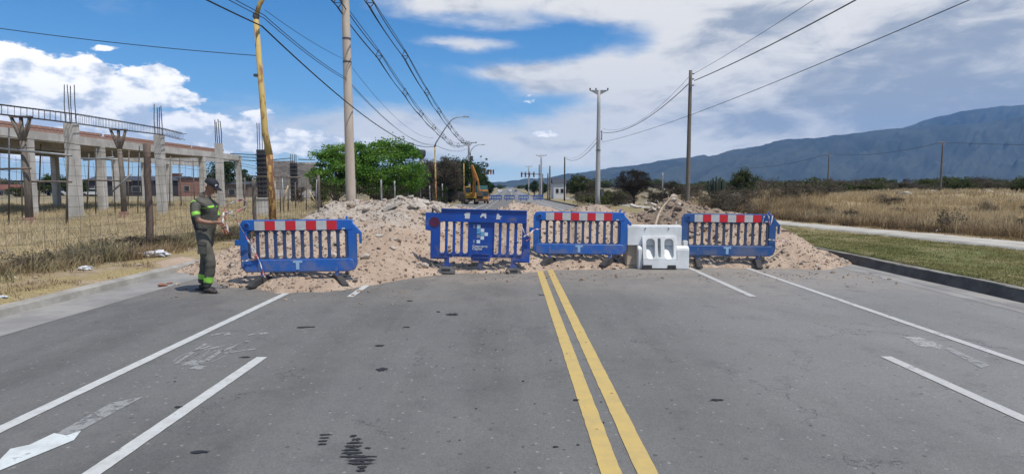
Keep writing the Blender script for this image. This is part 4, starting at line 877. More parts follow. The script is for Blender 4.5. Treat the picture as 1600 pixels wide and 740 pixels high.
b = MB(); b.box((.45, -.1, 9.2-2.0), (.5, .4, .8)); b.box((.25, -.05, 7.9), (.16, .2, .5)); b.build('transformer', metal, _, bevel=.03)
def label_pole(l, *a, **k): return hpole(l, *a, **k)
hpole('distant pole with wide crossarm right of the road', 845.5, 150, at(845, 243, 150).z, .26, .18, 1.3, concg, tri=False)
hpole('distant pole with short crossarm just left of the wide one', 826, 230, at(826, 260, 230).z, .26, .18, 1.4, concg, tri=False)
hpole('slim distant pole right of the traffic signal', 842.5, 170, at(842, 257, 170).z, .2, .15, 0, woodp)
hpole('slim dark post, left of the pair near the white building', 856, 118, at(856, 270, 118).z, .16, .12, 0, woodp)
hpole('slim dark post, taller of the pair near the white building', 859, 112, at(859, 259, 112).z, .17, .12, 0, woodp)
_, Q1 = hpole('wooden pole standing in scrub before the mountain, nearer one', 1469, 96, at(1474, 222, 96).z, .16, .12, .9, woodp, tri=False, ins_n=0)
_, Q2 = hpole('wooden pole before the mountain, farther one', 1293, 150, at(1295, 240, 150).z, .2, .15, 1.1, woodp, tri=False, ins_n=0)
hpole('short pale post in the rubble field behind the right heap', 1035, 75, at(1035, 270, 75).z, .08, .07, 0, concg, name='concrete_post')
# ------------------------------------------------------------------ wires
def wire(label, a, b_, sag, r=.012, n=26, seed=0, kink=.0, name='overhead_cable', mt=None, group=None):
    a = Vector(a); b_ = Vector(b_); pts = []
    for i in range(n+1): s = i/n; pts.append(a.lerp(b_, s)+Vector((0, 0, -4*sag*s*(1-s)+kink*math.sin(i*2.3+seed))))
    b = MB(); b.tube(pts, r, 5, cap=False); return tag(b.build(name, mt or blk, smooth='all'), label, 'cable', group)
bx, bY, bz = bp
prev = at(310, -14, 14.0)
back1 = Vector((A1.x-.2, -16, 6.6))
wire('thick black cable from the leaning yellow lamp towards the viewer', at(409, 41, 17), back1, .75, .020)
wire('thick black cable drooping from the leaning lamp to the second lamp', at(409, 41, 17), A2, 1.05, .024, 34)
for i, (ya, lab) in enumerate(((24, 'upper'), (29, 'lower'))):
    a = at(413, ya, 17); m2 = at(541, 122+i*3, 26.8)
    wire('thin service wire, %s of the close pair, coming from the viewer to the leaning lamp' % lab, a, (a.x-.1, -16, a.z+.45), .7, .011)
    wire('thin service wire, %s of the close pair, from the leaning lamp to the concrete pole' % lab, a, m2, .12, .012)
    wire('thin service wire, %s of the close pair, from the concrete pole to the second lamp' % lab, m2, A2+Vector((0, 0, .1+.1*i)), .8, .011)
a = at(414, 16, 17); m2 = at(541, 94, 26.8)
wire('single thin wire high between the leaning lamp and the concrete pole', a, m2, .1, .008); wire('single thin wire high from the concrete pole towards the far trees', m2, A2+Vector((-.1, 0, .8)), .9, .009)
wire('lone thin wire crossing the blue sky from the left to the leaning lamp', at(401, 87, 17), at(-500, -42, 15.5), .25, .010)
# spaced bundles: messenger above, conductors below, with spacers
def bundle(lab, pix, dx):
    pts = [at(px, py, Y) for px, py, Y in pix]
    t = thing('cable_bundle', lab, 'power cable', tuple(pts[0])); o = pts[0]
    def sm(off, r, wob):
        out = []
        for i in range(len(pts)-1):
            p0, p1, p2, p3 = pts[max(i-1, 0)], pts[i], pts[i+1], pts[min(i+2, len(pts)-1)]
            for j in range(8):
                s = j/8; q = .5*((2*p1)+(-p0+p2)*s+(2*p0-5*p1+4*p2-p3)*s*s+(-p0+3*p1-3*p2+p3)*s**3); q = q+Vector(off)+Vector((0, 0, -wob*4*s*(1-s))); out.append(q-o)
        out.append(pts[-1]+Vector(off)-o); return out
    for nm, off, r, wob in (('messenger_wire', (0, 0, .18), .016, .0), ('conductor', (-.16, 0, -.12), .022, .10), ('conductor', (.16, 0, -.12), .022, .12), ('conductor', (0, 0, -.30), .022, .14)):
        b = MB(); b.tube(sm(off, r, wob), r, 5, cap=False); b.build(nm, blk, t, 'all')
    for p in pts[1:-1]:
        q = p-o; b = MB(); kz = .85+p.y/160
        for s_, e in (((0, 0, .2), (-.18, 0, -.12)), ((0, 0, .2), (.18, 0, -.12)), ((-.18, 0, -.12), (0, 0, -.33)), ((.18, 0, -.12), (0, 0, -.33)), ((-.18, 0, -.12), (.18, 0, -.12))): b.bar(q+Vector(s_)*kz, q+Vector(e)*kz, .03*kz)
        b.build('spacer', metal, t)
    return t
bundle('left bundle of spaced power cables sweeping from the concrete pole into the distance', [(470, -75, 21.5), (528, 0, 26.2), (592, 84, 34), (633, 143, 43), (658, 176, 51), (678, 198, 60), (694, 213, 68), (704, 222, 77), (716, 226, 88), (728, 224, 103)], 0)
bundle('right bundle of spaced power cables, nearer the road', [(520, -88, 21.0), (578, 0, 27), (633, 84, 35), (667, 142, 44), (686, 172, 52), (703, 196, 61), (713, 209, 70), (722, 218, 79), (729, 223, 90), (736, 222, 103)], 0)
wire('low cable along the tree tops to the power pole', A2+Vector((.1, 0, .1)), at(730, 232, 103), .5, .02)
WPt = at(1085, 126, 35.4)
wire('thick cable from the wooden pole over the right verge towards the viewer', WPt, (10.6, -14, 9.1), .95, .024, 30)
wire('thinner cable above the thick one, from the wooden pole towards the viewer', at(1083, 116, 35.4), (10.0, -14, 9.9), .75, .010, 30)
wire('long thin wire from the pale pole rising across the right sky', at(940, 222, 61), (12.2, -6, 7.35), .9, .013, 34)
wire('cable drooping between the wooden pole and the pale concrete pole', at(1076, 131, 35.5), at(942, 207, 61), .85, .024, 24)
wire('second cable drooping between the wooden pole and the pale concrete pole', at(1076, 121, 35.5), at(942, 201, 61), 1.1, .010, 24)
wire('cable from the pale pole to the dark wooden pole', at(935, 219, 61), at(885, 248, 100), .95, .028, 20)
wire('thin cable from the pale pole to the dark wooden pole', at(935, 212, 61), at(885, 246, 100), .9, .013, 20)
wire('far cable between the two poles before the mountain', Q1, Q2, 1.0, .03, 20); wire('far cable running right from the pole before the mountain', Q1, at(1900, 215, 70), .6, .025, 20); wire('far cable running left from the farther pole before the mountain', Q2, at(1150, 262, 210), 1.2, .04, 20)

# ------------------------------------------------------------------ wire fence along the left verge
FX = -8.75
def fz(Y): return gz(FX, Y)
fence = thing('wire_fence', 'rusty square mesh fence on wooden posts along the left verge', 'fence', (FX, 0, 0))
rustw = mat('rusty_wire', (.15, .115, .085), .8, .4, 12, 0)
rr = random.Random(3)
posts = [(8.2, .05, 2.3), (14.6, .078, 2.52), (20.6, .06, 1.85), (27.6, .07, 2.3), (34.2, .06, 2.3), (41, .06, 2.4), (46, .055, 2.35), (52, .055, 2.3), (59, .06, 2.2), (66, .06, 2.2), (78, .08, 2.6), (88, .06, 2.2)]
for Y, r_, h in posts:
    b = MB(); n = 7; lx, ly = rr.uniform(-.07, .07), rr.uniform(-.08, .08); b.tube([(lx*k/n+rr.uniform(-.012, .012), Y+ly*k/n, fz(Y)-.1+(h+.1)*k/n) for k in range(n+1)], [r_*rr.uniform(.85, 1.12) for _ in range(n+1)], 9)
    b.build('post', (concg if Y > 38 else (woodp if Y != 14.6 else mat('reddish_post_wood', (.17, .115, .09), .9, .4, 3, .5, 30, col2=(.08, .06, .05), stretch=(4, 4, .5)))), fence, 'all')
def mesh_bay(y0, y1, sv, sh, r, top=2.05, seed=0):
    b = MB(); rs = random.Random(seed); ph = seed*1.7
    def pt(y, h): return (.10+math.sin(y*1.9+h*2+ph)*.035+math.sin(y*.7+ph)*.03, y, fz(y)+h+math.sin(y*1.1+h*1.5)*.022)
    h = .08
    while h <= top+.01: b.tube([pt(y, h+rs.uniform(-.008, .008)) for y in np.linspace(y0, y1, max(6, int((y1-y0)/.35)))], r, 3, cap=False); h += sh
    y = y0
    while y < y1: b.tube([pt(y+rs.uniform(-.015, .015), hh) for hh in np.linspace(.05, top+rs.uniform(-.04, .07), 6)], r, 3, cap=False); y += sv
    return b
ye = [4.5]+[p[0] for p in posts]
for i in range(len(ye)-1):
    y0, y1 = ye[i], ye[i+1]
    if y0 < 34: o = mesh_bay(y0, y1, .30, .21, .0021+.00014*y0, seed=i).build('mesh_panel', rustw, fence)
    else: o = mesh_bay(y0, y1, .6, .42, .009, seed=i).build('mesh_panel', rustw, fence)
b = MB()
for h in (2.08, 2.12): pass
for i in range(5): b.tube([(.12, 4.5+k*.9, fz(4.5+k*.9)+2.22+.12*(i % 2)+.05*math.sin(k*.9+i)) for k in range(26)], .007, 3, cap=False) if i < 2 else None
b.build('strand_wire', rustw, fence)

# ------------------------------------------------------------------ unfinished concrete building
cc = mat('raw_concrete', (.54, .51, .47), .92, .2, 1.4, .5, 14, col2=(.36, .335, .30), stretch=(1, 1, .55)); rebar = mat('rusty_rebar', (.055, .045, .045), .8, .3, 12); brick = mat('hollow_brick', (.40, .235, .18), .9, .3, 4, .3, 30, col2=(.30, .17, .13))
bld = thing('unfinished_building', 'unfinished concrete frame with free standing columns and starter bars', 'building', (-20, 28, 0))
def par(me_b, name, m_, parent=bld, **k):
    o = me_b.build(name, m_, parent, **k); 
    if parent is bld: o.location = -bld.location
    return o
def column(px, base_py, top_py, Y, w, bars=True, front=None, bar_h=None):
    c = at(px, base_py, Y); z0 = gz(c.x, Y)-.2; z1 = at(px, top_py, Y).z
    b = MB(); b.box((c.x, Y, (z0+z1)/2), (w, w, z1-z0)); o = par(b, 'column', cc, bevel=.015)
    if bars:
        h = bar_h or 1.75
        for sx in (-1, 1):
            for sy in (-1, 1):
                b = MB(); x, y = c.x+sx*w*.33, Y+sy*w*.33; b.tube([(x, y, z1-.1), (x+rr.uniform(-.03, .03), y, z1+h*.5), (x+rr.uniform(-.06, .06), y, z1+h*rr.uniform(.92, 1.03))], .019*Y/28, 5); b.build('starter_bar', rebar, o)
    return c.x, z1
column(120, 345, 193, 28, .44); column(254, 330, 211, 36, .43); column(345.5, 320, 224, 45, .44, bar_h=1.7)
# rear frame: beams, columns, slab
F1, F2 = -27.0, -38.0
def yfor(px, Xp): return -Xp*F/(VPX-px)
for px in (52, 163, 320, 376): Y = yfor(px, F1); b = MB(); b.box((F1, Y, 2.0), (.44, .44, 4.6)); par(b, 'column', cc, bevel=.015)
for px in (-40, 92, 185, 230, 268): Y = yfor(px, F2); b = MB(); b.box((F2, Y, 2.0), (.44, .44, 4.6)); par(b, 'column', cc, bevel=.015)
yA, yB = 24, yfor(378, F1)
b = MB(); b.box((F1, (yA+yB)/2, 4.50), (.38, yB-yA, .52)); par(b, 'beam', cc, bevel=.015)
b = MB(); b.box((F2, (38+75)/2, 4.42), (.38, 37, .60)); par(b, 'beam', cc, bevel=.015)
for Y in (31, 40.5, 53, yB-.2): b = MB(); b.box(((F1+F2)/2, Y, 4.40), (abs(F1-F2)-.4, .34, .50)); par(b, 'beam', cc)
b = MB(); b.box(((F1+F2)/2, (yA+yfor(322, F1))/2, 4.72), (abs(F1-F2)-.5, yfor(322, F1)-yA, .14)); par(b, 'slab', cc)
bm_ = MB(); bm_.box((0, 0, 0), (.18, .375, .165)); bme = bm_.mesh('brick', brick, False, .012); rr2 = random.Random(8)
yb = 26.0; k = 0
while yb < yfor(352, F1) and k < 290:
    for c_ in range(2):
        if c_ == 1 and rr2.random() < .10: continue
        o = link('brick', bme, bld); o.location = Vector((F1-.02, yb+(.19 if c_ else 0), 4.76+.09+c_*.185))-bld.location; o.rotation_euler.z = rr2.uniform(-.04, .04); k += 1
    yb += .385
# rebar cage resting on the columns and forked props
cage = thing('rebar_cage', 'long rusty rebar cage lying over the two nearest free standing columns', 'rebar cage', (0, 0, 0))
cpts = [(-110, 168, 20.5), (0, 178.5, 23.6), (120, 193, 28), (190, 203, 31.5), (254, 210.5, 35.6), (286, 218.5, 38.3)]
ctop = [(-110, 152, 20.5), (0, 163.5, 23.6), (120, 178.5, 28), (190, 190, 31.5), (254, 201, 35.6), (288, 209.5, 38.3)]
lo_ = [at(*p) for p in cpts]; hi_ = [at(*p) for p in ctop]
for i, base in enumerate((lo_, hi_)):
    for off in (-.13, .13):
        b = MB(); b.tube([p+Vector((off, 0, 0)) for p in base], .017, 5); b.build('long_bar', rebar, cage)
def interp(base, s):
    i = min(int(s), len(base)-2); return base[i].lerp(base[i+1], s-i)
b = MB(); s_ = 0
while s_ < 4.9:
    p, q = interp(lo_, s_), interp(hi_, s_)
    for u, v in ((p+Vector((-.13, 0, 0)), q+Vector((-.13, 0, 0))), (p+Vector((.13, 0, 0)), q+Vector((.13, 0, 0))), (q+Vector((-.13, 0, 0)), q+Vector((.13, 0, 0)))): b.bar(u, v, .010)
    s_ += .075
tag(b.build('stirrups', rebar, cage), kind='stuff')
def prop(label, px, base_py, top_py, Y, r_):
    c = at(px, base_py, Y); z0 = gz(c.x, Y); z1 = at(px, top_py, Y).z; t = thing('forked_prop', label, 'timber prop', (c.x, Y, z0)); h = z1-z0
    b = MB(); b.tube([(0, 0, -.1), (.03, 0, h*.4), (-.06, 0, h-.95)], [r_*1.15, r_, r_*.85], 9); b.build('trunk', woodp, t, 'all')
    for s in (-1, 1): b = MB(); b.tube([(-.06, 0, h-1.0), (-.06+s*.22, 0, h-.45), (-.08+s*.38, 0, h)], [r_*.7, r_*.6, r_*.5], 8); b.build('fork', woodp, t, 'all')
    b = MB(); b.tube([(-.06, 0, h-1.0), (-.07, 0, h)], r_*.55, 8); b.build('fork', woodp, t, 'all')
    b = MB(); b.box((-.06, 0, h+.04), (.85, .2, .07)); b.build('head_board', woodp, t)
    b = MB(); b.box((0, 0, .12), (.34, .34, .36)); b.build('footing', brick, t, bevel=.01)
prop('forked tree trunk prop at the far left under the rebar cage', 46, 345, 184, 25.2, .13); prop('forked tree trunk prop between the two nearest free standing columns', 194, 335, 204, 31.5, .13)
# shoring poles and rails, standing loose about the building
def shore(label, pts, r_=.035, m_=None, name='shoring_pole', group='loose shoring poles in the building site'):
    b = MB(); b.tube(pts, r_, 6); return tag(b.build(name, m_ or woodp, smooth='all'), label, 'timber pole', group)
rs_ = random.Random(12)
for px, p0, p1, Y in ((13, 340, 200, 24), (36, 332, 212, 30), (104, 340, 200, 25), (112, 330, 236, 29), (151, 325, 232, 33), (177, 325, 235, 34), (217, 325, 228, 34), (105, 335, 245, 26), (62, 325, 225, 36), (137, 322, 240, 38), (202, 322, 235, 41), (266, 318, 244, 42), (282, 316, 246, 46), (302, 315, 250, 47)):
    a = at(px+rs_.uniform(-3, 3), p0, Y); c = at(px, p1, Y); a.z = gz(a.x, Y)-.05; c.x += rs_.uniform(-.08, .08); shore('slim upright pole standing among the concrete columns', [a, (a+c)/2+Vector((rs_.uniform(-.04, .04), 0, 0)), c], .030 if Y < 35 else .04, metal if px % 2 else woodp)
for i, (p, q, Y, l) in enumerate((((0, 232), (112, 243), 25, 'long pale plank rail crossing at the far left'), ((0, 264), (48, 263), 25, 'dark rail low at the far left edge'), ((118, 247), (200, 250), 33, 'rail behind the nearest free standing column'), ((130, 281), (205, 283), 33, 'pale low rail right of the nearest free standing column'), ((130, 250), (178, 246), 30, 'upper pale rail right of the nearest free standing column'), ((0, 283), (112, 284), 26, 'low rail among the bushes at the far left'), ((175, 300), (205, 272), 31, 'short slanting brace by the second forked prop'), ((388, 275), (470, 277), 40, 'long rail behind the leaning yellow lamp'))):
    shore(l, [at(*p, Y), at(*q, Y)], .045, m_=galv if i % 2 == 0 else woodp, name='rail', group=None)
for px, p1, Y in ((382, 277, 40), (395, 278, 40), (438, 278, 40), (443, 278, 40), (450, 280, 41), (478, 279, 44), (493, 280, 44), (429, 283, 42), (462, 285, 46)):
    a = at(px, 320, Y); a.z = gz(a.x, Y)-.05; shore('thin site post by the grey block wall', [a, at(px+rs_.uniform(-2, 2), p1, Y)], .045, galv if px % 2 else woodp, group='thin posts by the block wall')
for px, p1, Y, d in ((446, 290, 40, 4), (488, 298, 43, -5)):
    a = at(px-d, 316, Y); shore('short pale slanting stake %s of the dark formed column' % ('left' if d > 0 else 'right'), [a, at(px+d, p1, Y)], .06, mat('fresh_timber', (.50, .38, .24), .8, .2, 6), name='stake', group=None)
# dark formwork columns with starter bars
fw = mat('dark_formwork', (.045, .042, .048), .9, .4, 3, .4, 12)
for px, p0, p1, Y, w, lab in ((411, 318, 234, 60, .78, 'dark formed column behind the leaning yellow lamp'), (460.5, 316, 255, 66, .66, 'dark formed column before the grey block wall')):
    c = at(px, p0, Y); z0 = gz(c.x, Y); z1 = at(px, p1, Y).z; t = thing('formed_column', lab, 'column', (c.x, Y, z0)); h = z1-z0
    b = MB(); b.box((0, 0, h/2), (w*.9, w*.9, h)); b.build('core', fw, t)
    for k in range(int(h/.45)): b = MB(); b.box((0, 0, .25+k*.45), (w*1.12, w*1.12, .07)); b.build('clamp', metal, t)
    for sx in (-.3, .3):
        for sy in (-.25, .25): b = MB(); b.tube([(sx*w, sy, h-.1), (sx*w, sy, h+2.6 if px < 420 else h+1.0)], .035, 5); b.build('starter_bar', rebar, t)
for p, q in (((360, 240), (400, 242)), ((360, 245), (400, 246)), ((378, 250), (408, 252)), ((424, 250), (455, 247)), ((466, 249), (492, 250))):
    shore('thin dark bar sticking out level between the columns', [at(*p, 60), at(*q, 60)], .04, rebar, name='loose_bar', group='thin bars between the columns')
# grey block wall, brick rows built
bw = thing('block_wall', 'unfinished grey block wall left of the green tree', 'wall', tuple(at(455, 305, 76)), R(-6)); blkm = [mat('grey_block', (.30, .27, .25), .95, .2, 3, .3, 12), mat('grey_block_dark', (.23, .21, .20), .95, .2, 3, .3, 12), mat('grey_block_warm', (.34, .29, .25), .95, .2, 3, .3, 12)]
bmv = []
for q in blkm: b = MB(); b.box((0, 0, 0), (.385, .2, .19)); bmv.append(b.mesh('block', q))
b = MB(); b.box((.1, .02, 1.9), (6.6, .17, 4.4)); b.build('mortar_core', cc, bw)
rr3 = random.Random(9); zc0 = 1.0
for row in range(17):
    for c_ in range(17):
        x = -3.2+c_*.4+(.2 if row % 2 else 0); top = 4.25-max(0, x)*.12
        if 1.0+row*.2 > top or x > 3.4: continue
        o = link('block', rr3.choice(bmv), bw); o.location = (x, -.012+rr3.uniform(-.01, .01), 1.0+row*.2)
# far sheds, brick house, tower
def house(name, label, px0, px1, base, top, Y, wallm, roofm, depth=6, pitch=.0, wins=(), cat='building', rzz=0):
    a, c = at(px0, base, Y), at(px1, base, Y); w = c.x-a.x; z0 = min(gz((a.x+c.x)/2, Y), a.z)-.3; z1 = at(px0, top, Y).z; h = z1-z0
    t = thing(name, label, cat, ((a.x+c.x)/2, Y, z0), rzz)
    b = MB(); b.box((0, depth/2, h/2), (w, depth, h)); b.build('wall', wallm, t)
    if pitch:
        b = MB(); V = [(-w/2-.2, -.3, h), (w/2+.2, -.3, h), (w/2+.2, depth+.3, h), (-w/2-.2, depth+.3, h), (-w/2-.2, depth/2, h+pitch), (w/2+.2, depth/2, h+pitch)]
        b.addm(V, [(0, 1, 5, 4), (2, 3, 4, 5), (0, 4, 3), (1, 2, 5), (3, 2, 1, 0)]); b.build('roof', roofm, t)
    else: b = MB(); b.box((0, depth/2, h+.08), (w+.4, depth+.4, .16)); b.build('roof', roofm, t)
    for (fx, fz_, ww, hh) in wins:
        fr = MB(); fr.box((w*(fx-.5), -.03, h*fz_), (ww+.16, .06, hh+.16)); o = fr.build('window', mat('window_frame', (.35, .33, .3), .7, .2, 3), t)
        g_ = MB(); g_.box((w*(fx-.5), -.065, h*fz_), (ww, .02, hh)); g_.build('pane', mat('dark_glass', (.02, .022, .028), .15, .1, 3), o)
    return t
dk = mat('dark_shed_wall', (.055, .05, .06), .9, .3, .8); dkr = mat('dark_shed_roof', (.05, .055, .075), .7, .3, .8); bkw = mat('far_brick_wall', (.33, .17, .13), .95, .2, .9); plw = mat('far_pale_wall', (.42, .36, .31), .95, .2, .9); wht = mat('far_white_wall', (.62, .61, .60), .9, .1, .9); rdr = mat('red_roof', (.20, .07, .05), .9, .3, .9)
house('long_shed', 'long low dark shed behind the building site', 132, 280, 306, 282, 108, dk, dkr, 7, .8, [(.15, .5, 1.2, .9), (.55, .5, 1.4, .9), (.9, .5, 1.0, .9)])
house('brick_house', 'low pinkish brick house at the right end of the dark shed', 279, 306, 305, 279, 104, bkw, dkr, 6, 0, [(.5, .5, .8, .8)])
house('small_house', 'small pale house with red roof at the far left edge', -30, 22, 306, 296, 120, plw, rdr, 6, 1.0, [(.6, .5, 1.0, .9)])
house('outbuilding', 'low brown outbuilding behind the third free standing column', 352, 388, 308, 288, 96, mat('brown_wall', (.21, .15, .12), .95, .3, .9), dkr, 5, .5, [(.3, .5, .9, .8)])
house('tank_house', 'small red brick hut with a water tank, above the shed roof', 266, 277, 300, 272, 125, bkw, rdr, 2, 0)
house('white_building', 'white building among trees right of the far road', 865, 884, 307, 286, 128, wht, dkr, 8, 1.2, [(.3, .55, .5, .8), (.7, .55, .5, .8)])
house('gate_house', 'small reddish hut under the green tree', 583, 593, 306, 285, 62, bkw, rdr, 2, 0)
# block stack
t = thing('tank', 'grey concrete cube beside the leaning yellow lamp, in the dry grass', 'concrete block', tuple(at(412, 318, 38)), 0); t.location.z = gz(t.location.x, 38)
b = MB(); b.box((0, 0, .5), (.85, .85, 1.1)); b.build('body', cc, t, bevel=.02); b = MB(); b.box((0, 0, 1.07), (.95, .95, .07)); b.build('lid', cc, t, bevel=.01)
# water tower
tw = at(659, 300, 120); t = thing('water_tower', 'dark topped water tower showing above the grey trees', 'water tower', (tw.x, 120, gz(tw.x, 120))); h = at(659, 234, 120).z-gz(tw.x, 120)
b = MB(); b.tube([(0, 0, 0), (0, 0, h-1.6)], .42, 12); b.build('shaft', cc, t, 'all'); b = MB(); b.tube([(0, 0, h-1.7), (0, 0, h-1.2), (0, 0, h-.3), (0, 0, h)], [.5, .85, .95, .7], 14); b.build('tank', mat('dark_tank', (.05, .05, .055), .8), t, 'all')
# ------------------------------------------------------------------ foliage
def leaf_cloud(P, size, aspect=.55, seed=0, droop=0.0, outward=None):
    rs = np.random.default_rng(seed); P = np.asarray(P, np.float32); n = len(P)
    u = rs.normal(0, 1, (n, 3)); u[:, 2] = u[:, 2]*.6-droop; u /= np.linalg.norm(u, axis=1)[:, None]
    w = rs.normal(0, 1, (n, 3)); w -= u*(u*w).sum(1)[:, None]; w /= np.linalg.norm(w, axis=1)[:, None]
    s = size*rs.uniform(.6, 1.4, n)[:, None]
    V = np.stack([P-u*s*.5, P+w*s*aspect*.5, P+u*s*.5, P-w*s*aspect*.5], 1).reshape(-1, 3)
    return V, np.arange(4*n).reshape(-1, 4)
def crown_points(nc, per, rx, ry, rz, zc, seed, cl=.17, flat=.6, shell=.55, low=-1.0):
    rs = np.random.default_rng(seed); C_ = []
    while len(C_) < nc:
        p = rs.uniform(-1, 1, 3); r_ = np.linalg.norm(p)
        if r_ > 1 or (r_ < shell and rs.random() < .7) or p[2] < low: continue
        C_.append(p*np.array([rx, ry, rz])*rs.uniform(.85, 1.08)+np.array([0, 0, zc]))
    C_ = np.array(C_); sz = rs.uniform(.6, 1.4, nc)*cl*(rx+rz)/1.0
    idx = np.repeat(np.arange(nc), per); q = rs.normal(0, 1, (len(idx), 3)); q[:, 2] *= flat
    q /= np.maximum(1, np.linalg.norm(q, axis=1)/1.6)[:, None]
    return C_, C_[idx]+q*sz[idx][:, None]*.62
BARK = mat('tree_bark', (.13, .10, .075), .95, .4, 6, .5, 30)
def tree(label, px, Y, top, wpx, lm, nc=60, per=130, leaf=.16, seed=1, name='leafy_tree', cat='tree', trunk=.16, base=.28, group=None, aspect=.55, shell=.55, flat=.6, low=-1.0, limbs=14, cl=.17, limbm=None, dx=0):
    """trunk, limbs to the clumps and a crown of separate leaves; top and width as seen at distance Y"""
    p = at(px, 300, Y); z0 = gz(p.x, Y); h = at(px, top, Y).z-z0; rx = wpx/F*Y/2; rz = h*(1-base)/2; zc = h-rz
    t = thing(name, label, cat, (p.x, Y, z0), 0, group)
    C_, P = crown_points(nc, per, rx*.86, rx*.86, rz*.88, zc, seed, cl, flat, shell, low); P[:, 2] = np.maximum(P[:, 2], .05)
    V, Fs = leaf_cloud(P, leaf, aspect, seed); link('crown', mesh_np('crown', V, Fs, lm), t)
    rs = random.Random(seed); b = MB(); hb_ = h*base; b.tube([(0, 0, -.2), (.03*h*rs.uniform(-1, 1), 0, hb_*.6), (.04*h*rs.uniform(-1, 1), 0, hb_+rz*.4)], [trunk*1.3, trunk, trunk*.7], 9); b.build('trunk', limbm or BARK, t, 'all')
    order = sorted(range(nc), key=lambda i: -np.linalg.norm(C_[i]-np.array([0, 0, zc])))[:limbs]
    for i in order:
        c = Vector(C_[i]); s = Vector((0, 0, hb_*rs.uniform(.7, 1.1))); m2 = s.lerp(c, .5)+Vector((0, 0, -.08*h*rs.random())); b = MB(); b.tube([s, m2, c], [trunk*.5, trunk*.32, trunk*.1], 5, cap=False); b.build('limb', limbm or BARK, t, 'all')
    return t
g_lush = leafmat('leaf_fresh_green', (.105, .220, .038), (.200, .330, .065), (.055, .130, .024), .7)
g_dark = leafmat('leaf_dark_green', (.038, .066, .024), (.066, .098, .034), (.024, .040, .016), .5)
g_olive = leafmat('leaf_olive', (.075, .090, .035), (.115, .125, .05), (.045, .055, .022), .6)
g_brown = leafmat('twig_brown', (.115, .095, .070), (.180, .150, .110), (.060, .050, .040), .5)
g_dry = leafmat('twig_dark', (.045, .038, .030), (.075, .062, .048), (.03, .026, .022), .7)
tree('bushy fresh green tree behind the fence, right of the thick concrete pole', 598, 52, 206, 142, g_lush, 140, 260, .18, 1, base=.10, cl=.13, trunk=.2, low=-.95, flat=.34)
tree('smaller fresh green tree, left of the thick concrete pole', 524, 49, 222, 84, g_lush, 76, 220, .16, 2, base=.16, cl=.15, trunk=.14, flat=.36)
tree('low green tree tucked against the right side of the bushy green tree', 641, 58, 258, 44, g_lush, 36, 120, .17, 3, base=.08, cl=.17)
tree('olive bush at the foot of the smaller green tree', 502, 46, 283, 34, g_olive, 24, 110, .12, 4, name='shrub', cat='shrub', base=.02, trunk=.05)
tree('grey brown twiggy tree just right of the second street lamp', 697, 84, 240, 58, g_brown, 80, 170, .30, 5, base=.1, aspect=.16, cl=.14)
tree('grey brown twiggy tree left of the second street lamp', 670, 80, 244, 34, g_brown, 46, 150, .28, 6, base=.1, aspect=.16, cl=.15)
tree('broad dark tree filling the gap left of the power pole', 702, 96, 243, 54, g_dark, 70, 150, .26, 75, base=.06)
tree('tall dark tree just behind the raised excavator boom', 731, 108, 249, 46, g_dark, 60, 150, .28, 76, base=.06)
tree('greyish tree between the low green tree and the second lamp', 657, 79, 250, 34, g_brown, 40, 150, .28, 77, base=.1, aspect=.2)
tree('dark tree beside the power pole, behind the excavator', 719, 98, 244, 42, g_dark, 60, 150, .26, 7, base=.1)
tree('bare dark crown between the grey trees', 710, 92, 238, 30, g_dry, 40, 60, .34, 8, base=.2, aspect=.10, cl=.16)
tree('dark green tree right of the power pole', 741, 118, 250, 36, g_dark, 50, 150, .28, 9, base=.1)
tree('loose dark tree with clumps standing out against the sky', 753, 122, 232, 28, g_dark, 24, 40, .26, 10, base=.3, cl=.055, shell=.2, limbs=20, trunk=.12)
for i, (px, Y, top, w) in enumerate(((752, 150, 268, 26), (758, 180, 276, 22), (764, 220, 281, 16), (768, 280, 286, 12))):
    tree(('dark green roadside tree beyond the excavator', 'second dark roadside tree beyond the excavator', 'third dark roadside tree, getting small towards the junction', 'smallest dark roadside tree at the far left verge')[i], px, Y, top, w, g_dark, 30, 90, .36, 20+i, base=.08)
for i, (px, Y, top, w, m_) in enumerate(((592, 64, 292, 20, g_dark), (617, 66, 288, 24, g_olive), (645, 70, 286, 26, g_dark), (668, 74, 288, 22, g_dry), (690, 78, 290, 22, g_dark), (704, 84, 286, 20, g_dark), (722, 110, 284, 22, g_dark))):
    tree(('dark bush', 'olive bush', 'broad dark bush', 'dry brown bush', 'dark bush', 'dark green bush', 'dark bush')[i]+(' by the small reddish hut', ' under the bushy green tree', ' below the low green tree', ' left of the second street lamp', ' right of the second street lamp', ' under the grey twiggy tree', ' behind the excavator body')[i], px, Y, top, w, m_, 18, 90, .22, 40+i, name='shrub', cat='shrub', base=.02, trunk=.06, limbs=6)
tree('dark tree showing between the third column and the yellow lamp', 348, 98, 247, 62, g_dark, 60, 130, .28, 50, base=.12)
tree('dark rounded tree at the right end of the concrete frame', 384, 104, 256, 30, g_dark, 34, 110, .26, 51, base=.1)
tree('distant dark tree left of the dark formed column', 408, 130, 268, 34, g_dark, 30, 100, .3, 52, base=.05)
tree('dark bushy tree seen under the frame at the far left', 84, 112, 272, 56, g_dark, 44, 120, .3, 53, base=.05)
tree('dark low tree at the left of the long shed', 118, 104, 277, 36, g_dark, 34, 110, .28, 54, base=.05)
tree('low olive bush at the left edge of the building site', 30, 100, 290, 40, g_olive, 20, 100, .26, 55, base=.02)
tree('small conifer right of the dark formed column', 487, 90, 256, 26, g_dark, 26, 100, .24, 56, base=.05)
tree('dry brown bush in the building site by the block wall', 468, 60, 288, 26, g_brown, 18, 90, .2, 57, name='shrub', cat='shrub', base=.02, aspect=.2)
